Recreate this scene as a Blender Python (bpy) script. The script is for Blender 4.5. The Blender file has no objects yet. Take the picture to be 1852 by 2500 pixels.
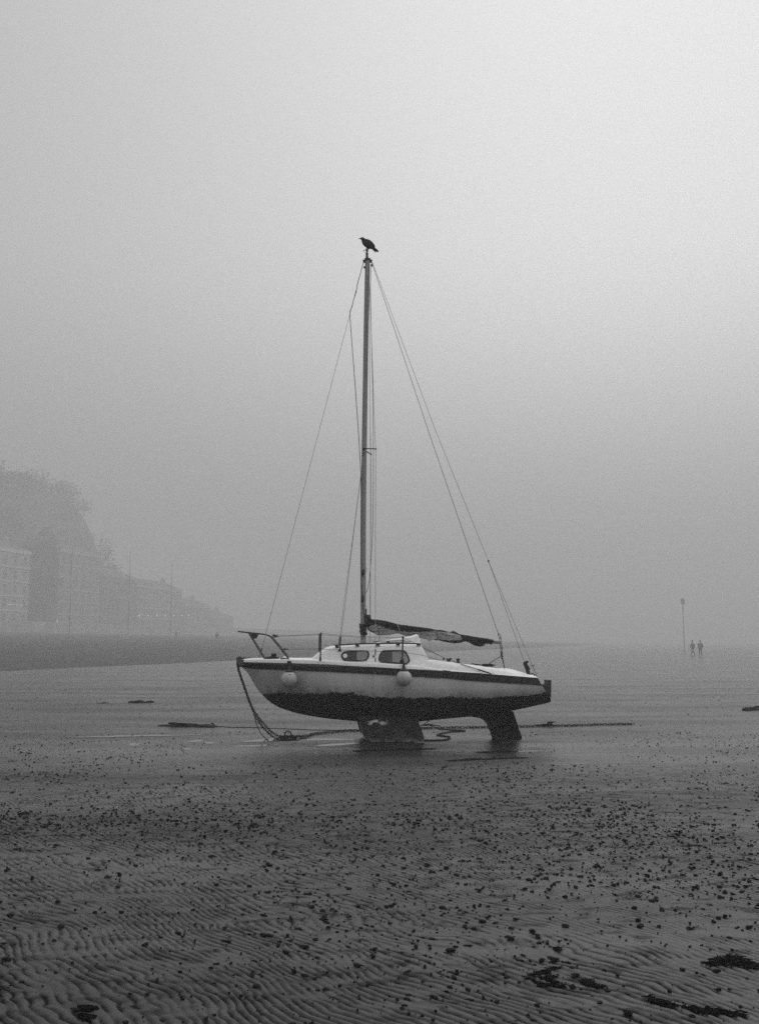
import bpy, math, random
import numpy as np
from mathutils import Vector, Matrix
random.seed(7); rng = np.random.default_rng(7)
S = bpy.context.scene
COL = S.collection
# ------------------------------------------------------------------ camera
F, CX, CY, HZ, CH = 2600.0, 926.0, 1250.0, 1566.0, 1.65      # photo pixels (1852 x 2500)
PITCH = math.atan((HZ-CY)/F)
cam = bpy.data.cameras.new('camera'); camo = bpy.data.objects.new('camera', cam); COL.objects.link(camo)
cam.sensor_fit = 'VERTICAL'; cam.sensor_height = 24.0; cam.sensor_width = 17.78; cam.lens = 24.0*F/2500
cam.clip_start = .1; cam.clip_end = 3000
camo.location = (0, 0, CH); camo.rotation_euler = (math.pi/2+PITCH, 0, 0)
S.camera = camo
S.render.resolution_x, S.render.resolution_y = 758, 1024
# ------------------------------------------------------------------ world, sun, exposure
SUN_EL, SUN_AZ = math.radians(58), math.radians(25)
w = bpy.data.worlds.new("World"); S.world = w; w.use_nodes = True
nt = w.node_tree; nt.nodes.clear()
N = lambda t: nt.nodes.new(t)
out = N('ShaderNodeOutputWorld'); bg = N('ShaderNodeBackground'); nt.links.new(bg.outputs[0], out.inputs[0])
sky = N('ShaderNodeTexSky'); sky.sky_type = 'NISHITA'; sky.sun_disc = False
sky.sun_elevation = SUN_EL; sky.sun_rotation = SUN_AZ
bw = N('ShaderNodeRGBToBW'); nt.links.new(sky.outputs[0], bw.inputs[0])
# overcast: brightness rises from the horizon to the zenith and a little towards the hidden sun
tc = N('ShaderNodeTexCoord'); sep = N('ShaderNodeSeparateXYZ'); nt.links.new(tc.outputs['Generated'], sep.inputs[0])
dot = N('ShaderNodeVectorMath'); dot.operation = 'DOT_PRODUCT'; nt.links.new(tc.outputs['Generated'], dot.inputs[0])
dot.inputs[1].default_value = (1, 0, .12)
ramp = N('ShaderNodeMapRange'); nt.links.new(sep.outputs['Z'], ramp.inputs['Value'])
ramp.inputs['From Min'].default_value = -.06; ramp.inputs['From Max'].default_value = .37
ramp.inputs['To Min'].default_value = 1.3; ramp.inputs['To Max'].default_value = 7.9; ramp.interpolation_type = 'SMOOTHSTEP'
m1 = N('ShaderNodeMapRange'); nt.links.new(dot.outputs['Value'], m1.inputs['Value'])
m1.inputs['From Min'].default_value = -.45; m1.inputs['From Max'].default_value = .30
m1.inputs['To Min'].default_value = .54; m1.inputs['To Max'].default_value = 1.06; m1.interpolation_type = 'SMOOTHSTEP'
mul = N('ShaderNodeMath'); mul.operation = 'MULTIPLY'; nt.links.new(ramp.outputs[0], mul.inputs[0]); nt.links.new(m1.outputs[0], mul.inputs[1])
sc_ = N('ShaderNodeMath'); sc_.operation = 'MULTIPLY'; sc_.inputs[1].default_value = .12; nt.links.new(bw.outputs[0], sc_.inputs[0])
add = N('ShaderNodeMath'); add.operation = 'ADD'; nt.links.new(mul.outputs[0], add.inputs[0]); nt.links.new(sc_.outputs[0], add.inputs[1])
nt.links.new(add.outputs[0], bg.inputs[0]); bg.inputs[1].default_value = .113
sl = bpy.data.lights.new('sun', 'SUN'); sl.energy = .85; sl.angle = math.radians(60)
so = bpy.data.objects.new('sun', sl); COL.objects.link(so)
sd = Vector((math.sin(SUN_AZ)*math.cos(SUN_EL), math.cos(SUN_AZ)*math.cos(SUN_EL), math.sin(SUN_EL)))
so.rotation_euler = sd.to_track_quat('Z', 'Y').to_euler(); so.location = (0, 0, 100)
S.view_settings.view_transform = 'Standard'; S.view_settings.look = 'None'
S.view_settings.exposure = 0.0; S.view_settings.gamma = 1.0
S.render.engine = 'CYCLES'
S.cycles.volume_bounces = 2; S.cycles.max_bounces = 6; S.cycles.diffuse_bounces = 2; S.cycles.glossy_bounces = 2
S.cycles.transparent_max_bounces = 8; S.cycles.caustics_reflective = False; S.cycles.caustics_refractive = False
S.cycles.use_denoising = False

# ------------------------------------------------------------------ pixel -> place helpers
_fw = Vector((0, math.cos(PITCH), math.sin(PITCH))); _up = Vector((0, -math.sin(PITCH), math.cos(PITCH)))
def ray(px, py): return _fw + Vector((1, 0, 0))*((px-CX)/F) + _up*((CY-py)/F)
def W(px, py, Y):
    d = ray(px, py); t = Y/d.y
    return Vector((d.x*t, Y, CH+d.z*t))
def G(px, py, z=0.0):
    d = ray(px, py); t = (z-CH)/d.z
    return Vector((d.x*t, d.y*t, z))
TH = math.radians(4.0)
B0 = W(955, HZ, 18.5); B0.z = 0
_nb = Vector((-math.sin(TH), math.cos(TH), 0)); _xb = Vector((math.cos(TH), math.sin(TH), 0))
C0 = Vector((0, 0, CH))
def bl(px, py, yb=0.0):                                     # boat-frame point on the plane y = yb seen at that pixel
    d = ray(px, py); t = ((B0-C0).dot(_nb)+yb)/d.dot(_nb)
    p = C0+d*t-B0
    return Vector((p.dot(_xb), yb, p.z))
def bw2(v):                                                # boat frame -> world
    return B0 + _xb*v[0] + _nb*v[1] + Vector((0, 0, v[2]))
def smooth(a, b, x):
    t = min(1, max(0, (x-a)/(b-a))); return t*t*(3-2*t)

# ------------------------------------------------------------------ value noise (numpy)
_tab = rng.random((256, 256))
def vn(x, y):
    xi = np.floor(x).astype(int); yi = np.floor(y).astype(int); fx = x-xi; fy = y-yi
    fx = fx*fx*(3-2*fx); fy = fy*fy*(3-2*fy)
    g = lambda a, b: _tab[a & 255, b & 255]
    return (g(xi, yi)*(1-fx)+g(xi+1, yi)*fx)*(1-fy)+(g(xi, yi+1)*(1-fx)+g(xi+1, yi+1)*fx)*fy
def fbm(x, y, o=3):
    s = 0; a = .5; t = 0
    for k in range(o):
        s = s+a*vn(x*2**k+17*k, y*2**k+31*k); t += a; a *= .5
    return s/t

# ------------------------------------------------------------------ materials
def mat(name, base, rough=.6, var=0.0, scale=8.0, metal=0.0, bump=0.0, bscale=60.0, spec=.5, stretch=(1, 1, 1), emit=None):
    m = bpy.data.materials.new(name); m.use_nodes = True; t = m.node_tree
    b = t.nodes['Principled BSDF']
    b.inputs['Base Color'].default_value = (base, base, base, 1); b.inputs['Roughness'].default_value = rough
    b.inputs['Metallic'].default_value = metal; b.inputs['Specular IOR Level'].default_value = spec
    if var or bump:
        tcn = t.nodes.new('ShaderNodeTexCoord'); mp = t.nodes.new('ShaderNodeMapping'); mp.inputs['Scale'].default_value = stretch
        t.links.new(tcn.outputs['Object'], mp.inputs[0])
    if var:
        nz = t.nodes.new('ShaderNodeTexNoise'); nz.inputs['Scale'].default_value = scale; nz.inputs['Detail'].default_value = 6
        t.links.new(mp.outputs[0], nz.inputs['Vector'])
        mr = t.nodes.new('ShaderNodeMapRange'); t.links.new(nz.outputs['Fac'], mr.inputs['Value'])
        mr.inputs['From Min'].default_value = .3; mr.inputs['From Max'].default_value = .7
        mr.inputs['To Min'].default_value = base*(1-var); mr.inputs['To Max'].default_value = min(.95, base*(1+var))
        t.links.new(mr.outputs[0], b.inputs['Base Color'])
    if bump:
        nb = t.nodes.new('ShaderNodeTexNoise'); nb.inputs['Scale'].default_value = bscale; nb.inputs['Detail'].default_value = 4
        t.links.new(mp.outputs[0], nb.inputs['Vector'])
        bp = t.nodes.new('ShaderNodeBump'); bp.inputs['Strength'].default_value = bump; bp.inputs['Distance'].default_value = .02
        t.links.new(nb.outputs['Fac'], bp.inputs['Height']); t.links.new(bp.outputs[0], b.inputs['Normal'])
    if emit:
        b.inputs['Emission Color'].default_value = (1, 1, 1, 1); b.inputs['Emission Strength'].default_value = emit
    return m
M = dict(
    deck=mat('deck_paint', .8, .45, .06, 14, bump=.05),
    cabin=mat('cabin_paint', .82, .4, .05, 9),
    band=mat('gunwale_band', .07, .5, .3, 20),
    strake=mat('black_strake', .012, .55, .4, 30, bump=.2, spec=.3),
    black=mat('black_fitting', .015, .5, .3, 30, spec=.3),
    rope=mat('dark_rope', .02, .8, .4, 50, spec=.2),
    wire=mat('rigging_wire', .03, .5, spec=.3),
    cord=mat('pale_cord', .35, .7),
    chain=mat('rusty_chain', .015, .7, .4, 40, spec=.3),
    mast=mat('dull_alloy', .27, .55, .15, 6, metal=0, stretch=(1, 1, .15)),
    tube=mat('steel_tube', .045, .4, .2, 12, metal=.4),
    glass_dark=mat('window_dark', .03, .25),
    curtain=mat('curtain_cloth', .26, .9, .15, 20, stretch=(3, 1, 1)),
    white=mat('white_plastic', .8, .5),
    frame=mat('window_rubber', .008, .5, spec=.3),
    crow=mat('black_feathers', .006, .6, .4, 60, spec=.2),
    lump=mat('wet_dark_sand', .010, .8, .4, 60, spec=.1),
    weed=mat('dark_seaweed', .004, .8, .5, 60, spec=.05),
    wood=mat('dark_driftwood', .012, .8, .4, 30, spec=.2),
    rail=mat('dark_handrail', .03, .6, .3, 20, spec=.3),
    winch=mat('dark_winch', .03, .4, spec=.4),
)

# ------------------------------------------------------------------ mesh builder
class MB:
    def __init__(s): s.v = []; s.f = []; s.attr = []
    def add(s, vs, fs, at=None):
        o = len(s.v); s.v += [Vector(p) for p in vs]; s.f += [tuple(o+i for i in f) for f in fs]
        s.attr += list(at) if at is not None else [0.0]*len(vs)
        return s
    def box(s, c, d, R=None):
        c = Vector(c); x, y, z = d[0]/2, d[1]/2, d[2]/2
        vs = [Vector((a*x, b*y, e*z)) for a in (-1, 1) for b in (-1, 1) for e in (-1, 1)]
        if R is not None: vs = [R @ p for p in vs]
        return s.add([p+c for p in vs], [(0, 1, 3, 2), (4, 6, 7, 5), (0, 4, 5, 1), (2, 3, 7, 6), (0, 2, 6, 4), (1, 5, 7, 3)])
    def rings(s, R, close=True, cap=True, at=None):
        n = len(R[0]); vs = [p for r in R for p in r]; fs = []
        for i in range(len(R)-1):
            for j in range(n if close else n-1):
                k = (j+1) % n; fs.append((i*n+j, i*n+k, (i+1)*n+k, (i+1)*n+j))
        if cap and close: fs += [tuple(range(n-1, -1, -1)), tuple((len(R)-1)*n+j for j in range(n))]
        return s.add(vs, fs, at)
    def tube(s, P, r, n=8, ry=None, cap=True):
        P = [Vector(p) for p in P]; R = []; m = len(P)
        rr = r if isinstance(r, (list, tuple)) else [r]*m
        t0 = (P[1]-P[0]).normalized(); a = Vector((0, 1, 0)) if abs(t0.y) < .9 else Vector((1, 0, 0))
        for i in range(m):
            t = (P[min(i+1, m-1)]-P[max(i-1, 0)])
            if t.length < 1e-9: t = t0.copy()
            t.normalize()
            u = a-t*a.dot(t); u.normalize(); v = t.cross(u); a = u
            q = (ry/rr[i]) if ry else 1
            R.append([P[i]+u*(rr[i]*q*math.cos(2*math.pi*j/n))+v*(rr[i]*math.sin(2*math.pi*j/n)) for j in range(n)])
        return s.rings(R, cap=cap)
    def lathe(s, c, prof, n=20):
        c = Vector(c)
        return s.rings([[c+Vector((r*math.cos(2*math.pi*j/n), r*math.sin(2*math.pi*j/n), z)) for j in range(n)] for r, z in prof])
    def prism(s, poly, vec):                               # planar polygon swept along vec
        n = len(poly); p = [Vector(q) for q in poly]; vec = Vector(vec)
        fs = [tuple(range(n)), tuple(range(2*n-1, n-1, -1))]+[(i, (i+1) % n, n+(i+1) % n, n+i) for i in range(n)]
        return s.add(p+[q+vec for q in p], fs)
    def blob(s, c, d, k=.25, n=8, seed=0):
        r = random.Random(seed); c = Vector(c); R = []
        for i in range(n+1):
            ph = math.pi*i/n; rad = max(.02, math.sin(ph))
            R.append([c+Vector((d[0]/2*rad*math.cos(a), d[1]/2*rad*math.sin(a), -d[2]/2*math.cos(ph)))*1.0
                      + Vector((d[0], d[1], d[2]))*0 + Vector((r.uniform(-k, k)*d[0]/2, r.uniform(-k, k)*d[1]/2, r.uniform(-k, k)*d[2]/2))*rad
                      for a in [2*math.pi*j/n for j in range(n)]])
        return s.rings(R)
    def link(s, p, q, side, w, r, n=6):                    # one chain link between p and q
        p = Vector(p); q = Vector(q); L = (q-p).length; t = (q-p).normalized(); side = Vector(side); side = (side-t*side.dot(t)).normalized()
        c = (p+q)/2; nrm = t.cross(side); m = 12; R = []
        for i in range(m):
            a = 2*math.pi*i/m; ca, sa = math.cos(a), math.sin(a)
            pc = c+t*(ca*w/2*1.0+(1 if ca > 1e-6 else -1 if ca < -1e-6 else 0)*(L/2-w/2+r))+side*(sa*w/2)
            d = (t*ca+side*sa).normalized()
            R.append([pc+d*(r*math.cos(b))+nrm*(r*math.sin(b)) for b in [2*math.pi*j/n for j in range(n)]])
        nn = n; vs = [x for r_ in R for x in r_]
        fs = [(i*nn+j, i*nn+(j+1) % nn, ((i+1) % m)*nn+(j+1) % nn, ((i+1) % m)*nn+j) for i in range(m) for j in range(nn)]
        return s.add(vs, fs)
    def build(s, name, material, parent=None, smooth=True, origin=None, rotz=0, attr=None, bevel=0):
        me = bpy.data.meshes.new(name)
        vs = s.v
        if origin is not None:
            R = Matrix.Rotation(-rotz, 3, 'Z'); o = Vector(origin); vs = [R @ (p-o) for p in vs]
        me.from_pydata([tuple(p) for p in vs], [], s.f); me.materials.append(material)
        if smooth: me.shade_smooth()
        ob = bpy.data.objects.new(name, me); COL.objects.link(ob)
        if origin is not None: ob.location = origin; ob.rotation_euler = (0, 0, rotz)
        if parent: ob.parent = parent
        if attr:
            a = me.attributes.new(attr, 'FLOAT', 'POINT'); a.data.foreach_set('value', s.attr)
        if smooth: 
            try: me.set_sharp_from_angle(angle=math.radians(42))
            except Exception: pass
        if bevel:
            bm = ob.modifiers.new('bevel', 'BEVEL'); bm.width = bevel; bm.segments = 2; bm.limit_method = 'ANGLE'
        return ob
def tag(o, label, cat, group=None):
    o['label'] = label; o['category'] = cat
    if group: o['group'] = group
    return o
def empty(name, loc, rz, label, cat, group=None):
    o = bpy.data.objects.new(name, None); COL.objects.link(o); o.location = loc; o.rotation_euler = (0, 0, rz)
    o.empty_display_size = .2
    return tag(o, label, cat, group)
def structure(o, kind='structure'): o['kind'] = kind; return o
def resample(P, step):
    P = [Vector(p) for p in P]; L = [0]
    for a, b in zip(P, P[1:]): L.append(L[-1]+(b-a).length)
    n = max(2, int(L[-1]/step)+1); o = []
    for i in range(n):
        s = L[-1]*i/(n-1); k = 0
        while k < len(P)-2 and L[k+1] < s: k += 1
        o.append(P[k].lerp(P[k+1], (s-L[k])/max(1e-9, L[k+1]-L[k])))
    return o
def spline(P, sub=5):
    P = [Vector(p) for p in P]; Q = [P[0]*2-P[1]]+P+[P[-1]*2-P[-2]]; o = []
    for i in range(1, len(Q)-2):
        a, b, c, d = Q[i-1:i+3]
        for k in range(sub):
            t = k/sub
            o.append(.5*((2*b)+(c-a)*t+(2*a-5*b+4*c-d)*t*t+(3*b-a-3*c+d)*t*t*t))
    return o+[P[-1]]
def chaikin(P, it=2):
    for _ in range(it):
        P = [q for a, b in zip(P, P[1:]+P[:1]) for q in (a.lerp(b, .25), a.lerp(b, .75))]
    return P
def table(L, yb=0.0):
    P = [bl(a, b, yb) for a, b in L]; P.sort(key=lambda p: p.x)
    return np.array([p.x for p in P]), np.array([p.z for p in P])
def ti(t, x): return float(np.interp(x, t[0], t[1]))

# ================================================================== THE SETTING
# ---- rippled wet sand: ONE sheet, fine under the camera's view, reaching out into the fog
def ripples(x, y, raw=False):
    r = np.sqrt(x*x+y*y)
    wx = (fbm(x*.55+3, y*.55+9, 2)-.5)*.62+(fbm(x*2.2+1, y*2.2+5, 2)-.5)*.13+(fbm(x*7+2, y*10+6, 2)-.5)*.05
    side = np.clip((-x-.2)/2.0, 0, 1)*np.clip((8-y)/4, 0, 1)
    k = 2*math.pi/.053
    ph = k*(x*.85+y*.60+wx)
    am = np.clip(fbm(x*.7+40, y*1.1+11, 3)*3.2-.7, .5, 1)
    s = np.sin(ph); wav = s*.5+.18*np.cos(2*ph)
    am = am*np.clip(fbm(x*5+7, y*9, 2)*3.0-.6, .3, 1.15)
    fade = np.clip((19-y)/5, 0.15, 1)*np.clip((60-r)/25, 0, 1)
    flat = 1-.9*np.exp(-(((y-17.0)/2.2)**2))
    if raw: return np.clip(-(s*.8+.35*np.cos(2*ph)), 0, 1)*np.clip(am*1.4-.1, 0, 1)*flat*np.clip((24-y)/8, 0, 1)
    return am*wav*.0098*fade*flat
def ground_h(x, y):
    r = np.sqrt(x*x+y*y)
    und = (fbm(x*.18+5, y*.4+2, 3)-.5)*.035*np.clip((200-r)/100, 0, 1)
    und = und*(1-.8*np.exp(-((y-18)**2/9+(x-.2)**2/25)))
    peb = (fbm(x*14, y*14, 2)-.5)*.004*np.clip((12-r)/6, 0, 1)
    return ripples(x, y)+und+peb-.01
def make_ground():
    rows = [.6]; 
    while rows[-1] < 735:
        r = rows[-1]
        if r < 3.9: d = .15
        elif r < 14: d = .0105
        elif r < 19: d = .0105+(r-14)*.006
        elif r < 60: d = .05+(r-19)*.02
        else: d = (r-60)*.05+1.2
        rows.append(r+d)
    rows = np.array(rows)
    ang = np.concatenate([np.linspace(-180, -27, 40)[:-1], np.linspace(-27, 27, 620), np.linspace(27, 180, 40)[1:-1]])
    A, R = np.meshgrid(np.radians(ang), rows); X = R*np.sin(A); Y = R*np.cos(A)
    fine = (np.abs(A) < math.radians(27)) & (Y > 3.7)
    Z = np.where(fine, ground_h(X, Y), -.01)
    nr, na = X.shape
    co = np.stack([X, Y, Z], -1).reshape(-1, 3)
    co = np.concatenate([co, [[0, 0, -.01]]])
    i = np.arange(nr-1)[:, None]*na; j = np.arange(na)[None, :]; jn = (j+1) % na
    q = np.stack([i+j, i+jn, i+na+jn, i+na+j], -1).reshape(-1, 4)[:, ::-1]
    c = len(co)-1; tri = np.stack([np.arange(na), np.full(na, c), (np.arange(na)+1) % na], -1)[:, ::-1]
    me = bpy.data.meshes.new('wet_sand'); me.vertices.add(len(co)); me.vertices.foreach_set('co', co.astype(np.float32).ravel())
    loops = np.concatenate([q.ravel(), tri.ravel()]).astype(np.int32); nf = len(q)+len(tri)
    st = np.concatenate([np.arange(len(q))*4, len(q)*4+np.arange(len(tri))*3]).astype(np.int32)
    me.loops.add(len(loops)); me.loops.foreach_set('vertex_index', loops)
    me.polygons.add(nf); me.polygons.foreach_set('loop_start', st)
    me.update(calc_edges=True); me.validate(); me.shade_smooth()
    tr_ = np.where(fine, ripples(X, Y, True), 0).ravel(); tr_ = np.concatenate([tr_, [0]]).astype(np.float32)  # mask by ripple phase for the shade painted into the hollows
    a_ = me.attributes.new('trough_shade', 'FLOAT', 'POINT'); a_.data.foreach_set('value', tr_)
    o = bpy.data.objects.new('wet_sand', me); COL.objects.link(o); return structure(o)
ground = make_ground()
gm = bpy.data.materials.new('wet_sand'); gm.use_nodes = True; t = gm.node_tree; b = t.nodes['Principled BSDF']
def nd(tp, **kw):
    n_ = t.nodes.new(tp)
    for k_, v_ in kw.items():
        if k_ in n_.inputs: n_.inputs[k_].default_value = v_
        else: setattr(n_, k_, v_)
    return n_
tcn = nd('ShaderNodeTexCoord')
def noise(scale, detail, stretch, lo, hi, a, bb):
    mp = nd('ShaderNodeMapping'); mp.inputs['Scale'].default_value = stretch; t.links.new(tcn.outputs['Object'], mp.inputs[0])
    nz = nd('ShaderNodeTexNoise', Scale=scale, Detail=detail); t.links.new(mp.outputs[0], nz.inputs['Vector'])
    mr = nd('ShaderNodeMapRange'); t.links.new(nz.outputs['Fac'], mr.inputs['Value'])
    for k_, v_ in zip(('From Min', 'From Max', 'To Min', 'To Max'), (lo, hi, a, bb)): mr.inputs[k_].default_value = v_
    return mr
n1 = noise(.35, 5, (.5, 1.6, 1), .35, .68, .012, .034)       # large streaks of paler and darker sand
n2 = noise(9, 5, (1, 1, 1), .35, .7, .55, 1.3)
mu = nd('ShaderNodeMath', operation='MULTIPLY'); t.links.new(n1.outputs[0], mu.inputs[0]); t.links.new(n2.outputs[0], mu.inputs[1])
t.links.new(mu.outputs[0], b.inputs['Base Color'])
r1 = noise(.5, 5, (.35, 1.4, 1), .38, .62, .30, .50)
sg_ = nd('ShaderNodeSeparateXYZ'); t.links.new(tcn.outputs['Object'], sg_.inputs[0])
w1 = nd('ShaderNodeMapRange', interpolation_type='SMOOTHSTEP'); w2 = nd('ShaderNodeMapRange', interpolation_type='SMOOTHSTEP')
for q_, lo_, hi_ in ((w1, 13.0, 15.5), (w2, 23.0, 18.5)):
    t.links.new(sg_.outputs['Y'], q_.inputs['Value']); q_.inputs['From Min'].default_value = lo_; q_.inputs['From Max'].default_value = hi_
w3 = nd('ShaderNodeMath', operation='MULTIPLY'); t.links.new(w1.outputs[0], w3.inputs[0]); t.links.new(w2.outputs[0], w3.inputs[1])
w4 = nd('ShaderNodeMath', operation='MULTIPLY_ADD'); t.links.new(w3.outputs[0], w4.inputs[0]); w4.inputs[1].default_value = -.10
fr_ = nd('ShaderNodeMapRange', interpolation_type='SMOOTHSTEP'); t.links.new(sg_.outputs['Y'], fr_.inputs['Value']); fr_.inputs['From Min'].default_value = 18; fr_.inputs['From Max'].default_value = 60; fr_.inputs['To Max'].default_value = .16
w5 = nd('ShaderNodeMath', operation='SUBTRACT'); t.links.new(r1.outputs[0], w5.inputs[0]); t.links.new(fr_.outputs[0], w5.inputs[1]); t.links.new(w5.outputs[0], w4.inputs[2])
t.links.new(w4.outputs[0], b.inputs['Roughness'])

# ragged dark muddy patches, plus ripple shade painted into the troughs; both rough, less shiny
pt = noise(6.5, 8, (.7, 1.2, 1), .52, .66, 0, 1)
tra = nd('ShaderNodeAttribute', attribute_name='trough_shade')
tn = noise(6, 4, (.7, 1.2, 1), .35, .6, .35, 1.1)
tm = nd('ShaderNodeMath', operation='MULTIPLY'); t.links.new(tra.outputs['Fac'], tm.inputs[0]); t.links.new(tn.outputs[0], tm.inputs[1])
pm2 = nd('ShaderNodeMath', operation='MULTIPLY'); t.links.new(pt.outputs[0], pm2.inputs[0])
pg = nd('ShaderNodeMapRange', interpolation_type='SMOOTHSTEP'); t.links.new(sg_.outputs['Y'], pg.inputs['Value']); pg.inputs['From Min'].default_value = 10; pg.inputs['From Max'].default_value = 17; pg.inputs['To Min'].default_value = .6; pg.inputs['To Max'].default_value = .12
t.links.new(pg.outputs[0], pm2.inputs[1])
mud_shade = nd('ShaderNodeMath', operation='ADD', use_clamp=True); t.links.new(tm.outputs[0], mud_shade.inputs[0]); t.links.new(pm2.outputs[0], mud_shade.inputs[1])
sp_ = nd('ShaderNodeMapRange'); t.links.new(mud_shade.outputs[0], sp_.inputs['Value']); sp_.inputs['To Min'].default_value = .37; sp_.inputs['To Max'].default_value = .06
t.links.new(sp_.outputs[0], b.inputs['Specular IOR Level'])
ra_ = nd('ShaderNodeMath', operation='MULTIPLY_ADD'); t.links.new(mud_shade.outputs[0], ra_.inputs[0]); ra_.inputs[1].default_value = .3; t.links.new(w4.outputs[0], ra_.inputs[2])
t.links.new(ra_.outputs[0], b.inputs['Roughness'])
dk_ = nd('ShaderNodeMapRange'); t.links.new(mud_shade.outputs[0], dk_.inputs['Value']); dk_.inputs['To Min'].default_value = 1; dk_.inputs['To Max'].default_value = .35
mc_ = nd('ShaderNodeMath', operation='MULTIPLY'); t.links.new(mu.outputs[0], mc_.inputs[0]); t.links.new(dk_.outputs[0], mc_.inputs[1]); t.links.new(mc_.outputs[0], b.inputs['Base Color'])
bnz = nd('ShaderNodeTexNoise', Scale=130, Detail=3); t.links.new(tcn.outputs['Object'], bnz.inputs['Vector'])
bp_ = nd('ShaderNodeBump', Strength=.35, Distance=.004); t.links.new(bnz.outputs['Fac'], bp_.inputs['Height']); t.links.new(bp_.outputs[0], b.inputs['Normal'])
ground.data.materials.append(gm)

# ---- puddles left by the tide
pud_m = mat('puddle_water', .05, .06, spec=.6)
def puddle(pts, seed):
    P = [G(*p) for p in pts]; c = sum(P, Vector())/len(P)
    P = chaikin(P, 2); r = random.Random(seed)
    P = [p+Vector((r.uniform(-.02, .02), r.uniform(-.03, .03), 0)) for p in P]
    P = chaikin(P, 1)
    h = float(np.max(ground_h(np.array([p.x for p in P]+[c.x]), np.array([p.y for p in P]+[c.y]))))+.002
    m = MB(); m.prism([Vector((p.x, p.y, h)) for p in P], (0, 0, -.03))
    return structure(m.build('puddle', pud_m, smooth=False, origin=(c.x, c.y, 0)))
for i, q in enumerate([
    [(451, 1809), (470, 1806), (488, 1804), (494, 1806), (490, 1810), (470, 1810.5)],
    [(489, 1810), (512, 1809.5), (528, 1812), (522, 1814), (502, 1814)],
    [(556, 1821), (600, 1817.5), (650, 1816), (690, 1816.5), (660, 1819), (600, 1822)],
    [(575, 1811), (630, 1803.5), (700, 1800.5), (790, 1801), (872, 1803.5), (860, 1806), (780, 1806.5), (690, 1808), (620, 1810)],
    [(763, 1819), (800, 1814.5), (850, 1812), (880, 1812), (860, 1815), (830, 1818.5), (785, 1820.5)],
    [(442, 1826), (455, 1824.5), (472, 1826), (462, 1829), (448, 1829)],
    [(309, 1815), (325, 1812), (343, 1811.5), (338, 1817), (322, 1820)],
    [(140, 1799), (240, 1795), (340, 1793), (450, 1792), (520, 1791), (440, 1794.5), (320, 1797), (200, 1800)],
    [(1190, 1834), (1260, 1831.5), (1330, 1832), (1300, 1834), (1230, 1836)],
]): puddle(q, i)

# ---- beach slope up to the sea wall, promenade, sea wall
def shore_x(Y): return -21.4+.27*(Y-60)
K = 1.5
def zk(z): return 1.65+(z-1.65)*K
def wall_x(Y): return K*(-66+.23*(Y/K-220))
PZ = zk(5.0)
def slope_z(x, Y):
    f = min(1, max(0, (shore_x(Y)-x)/(shore_x(Y)-wall_x(Y)))); return .02+4.2*f**.85
m = MB(); ys = [10, 30, 45, 60, 70, 80, 95, 110, 130, 150, 175, 200, 230, 260, 300, 350, 420, 500, 600, 700]; R = []
for Y in ys:
    row = []
    for k in range(25):
        f = k/24; x = shore_x(Y)+(wall_x(Y)-shore_x(Y))*f
        x += (random.uniform(-.6, .6) if k == 0 else 0)
        row.append(Vector((x, Y, slope_z(x, Y)+(random.uniform(-.05, .05) if 0 < k < 24 else (-.04 if k == 0 else 0)))))
    R.append(row)
m.rings(R, close=False)
bsm = mat('shingle_beach', .05, .8, .5, 1.2, spec=.25, stretch=(.3, 1, 1), bump=.3, bscale=8)
structure(m.build('upper_beach', bsm))
def strip(name, x0, x1, z0, z1, material, thick=.3):
    m = MB(); R = []
    for Y in range(20, 701, 40):
        a = wall_x(Y)
        R.append([Vector((a+x0, Y, z0)), Vector((a+x1, Y, z0)), Vector((a+x1, Y, z1)), Vector((a+x0, Y, z1))])
    m.rings(R); return m.build(name, material, smooth=False)
tag(strip('sea_wall', -.6, 0, 3.0, zk(5.6), mat('sea_wall_concrete', .3, .8, .3, .4)), 'pale concrete sea wall between the dark upper beach and the promenade', 'wall')
structure(strip('promenade', -54, -.6, 3.0, PZ, mat('promenade_paving', .2, .8, .2, .5)))

# ---- hillside with a wood behind the sea front
hm = MB(); R = []
for Y in range(220, 640, 16):
    row = []
    for k in range(26):
        f = k/25; x = wall_x(Y)-24*K-f*190*K
        top = 38*K*smooth(0, .085, f)*(1-smooth(298*K, 335*K, Y))*(.93+.1*vn(np.array([f*7]), np.array([Y*.03]))[0])
        row.append(Vector((x, Y, PZ-.4+max(0, top))))
    R.append(row)
hm.rings(R, close=False)
hill = structure(hm.build('hillside', mat('hillside', .06, .9, .3, .1)))
def hill_z(x, Y):
    f = (wall_x(Y)-24*K-x)/(190*K)
    return PZ-.4+max(0, 38*K*smooth(0, .085, f)*(1-smooth(298*K, 335*K, Y)))
wd = MB()
for k in range(480):
    Y = random.uniform(200*K, 325*K); x = wall_x(Y)-24*K-random.uniform(6, 50)*K; z = hill_z(x, Y)
    if z < 12: continue
    s = random.uniform(2.4, 5.2)
    for q in range(70):
        u = Vector((random.gauss(0, 1), random.gauss(0, 1), random.gauss(0, .8))); u = u.normalized()*s*random.uniform(.25, 1.0)
        c = Vector((x, Y, z+s*.7))+u; a = Vector((random.gauss(0, 1), random.gauss(0, 1), random.gauss(0, 1))).normalized(); bb = a.orthogonal().normalized()
        e = random.uniform(.22, .6); wd.add([c+a*e, c+bb*e, c-a*e*.8, c-bb*e*1.1], [(0, 1, 2, 3)])
structure(tag(wd.build('wood', mat('dark_foliage', .04, .9, .4, .5), smooth=False), 'dark wood covering the hill above the sea front', 'trees'), 'stuff')

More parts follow.
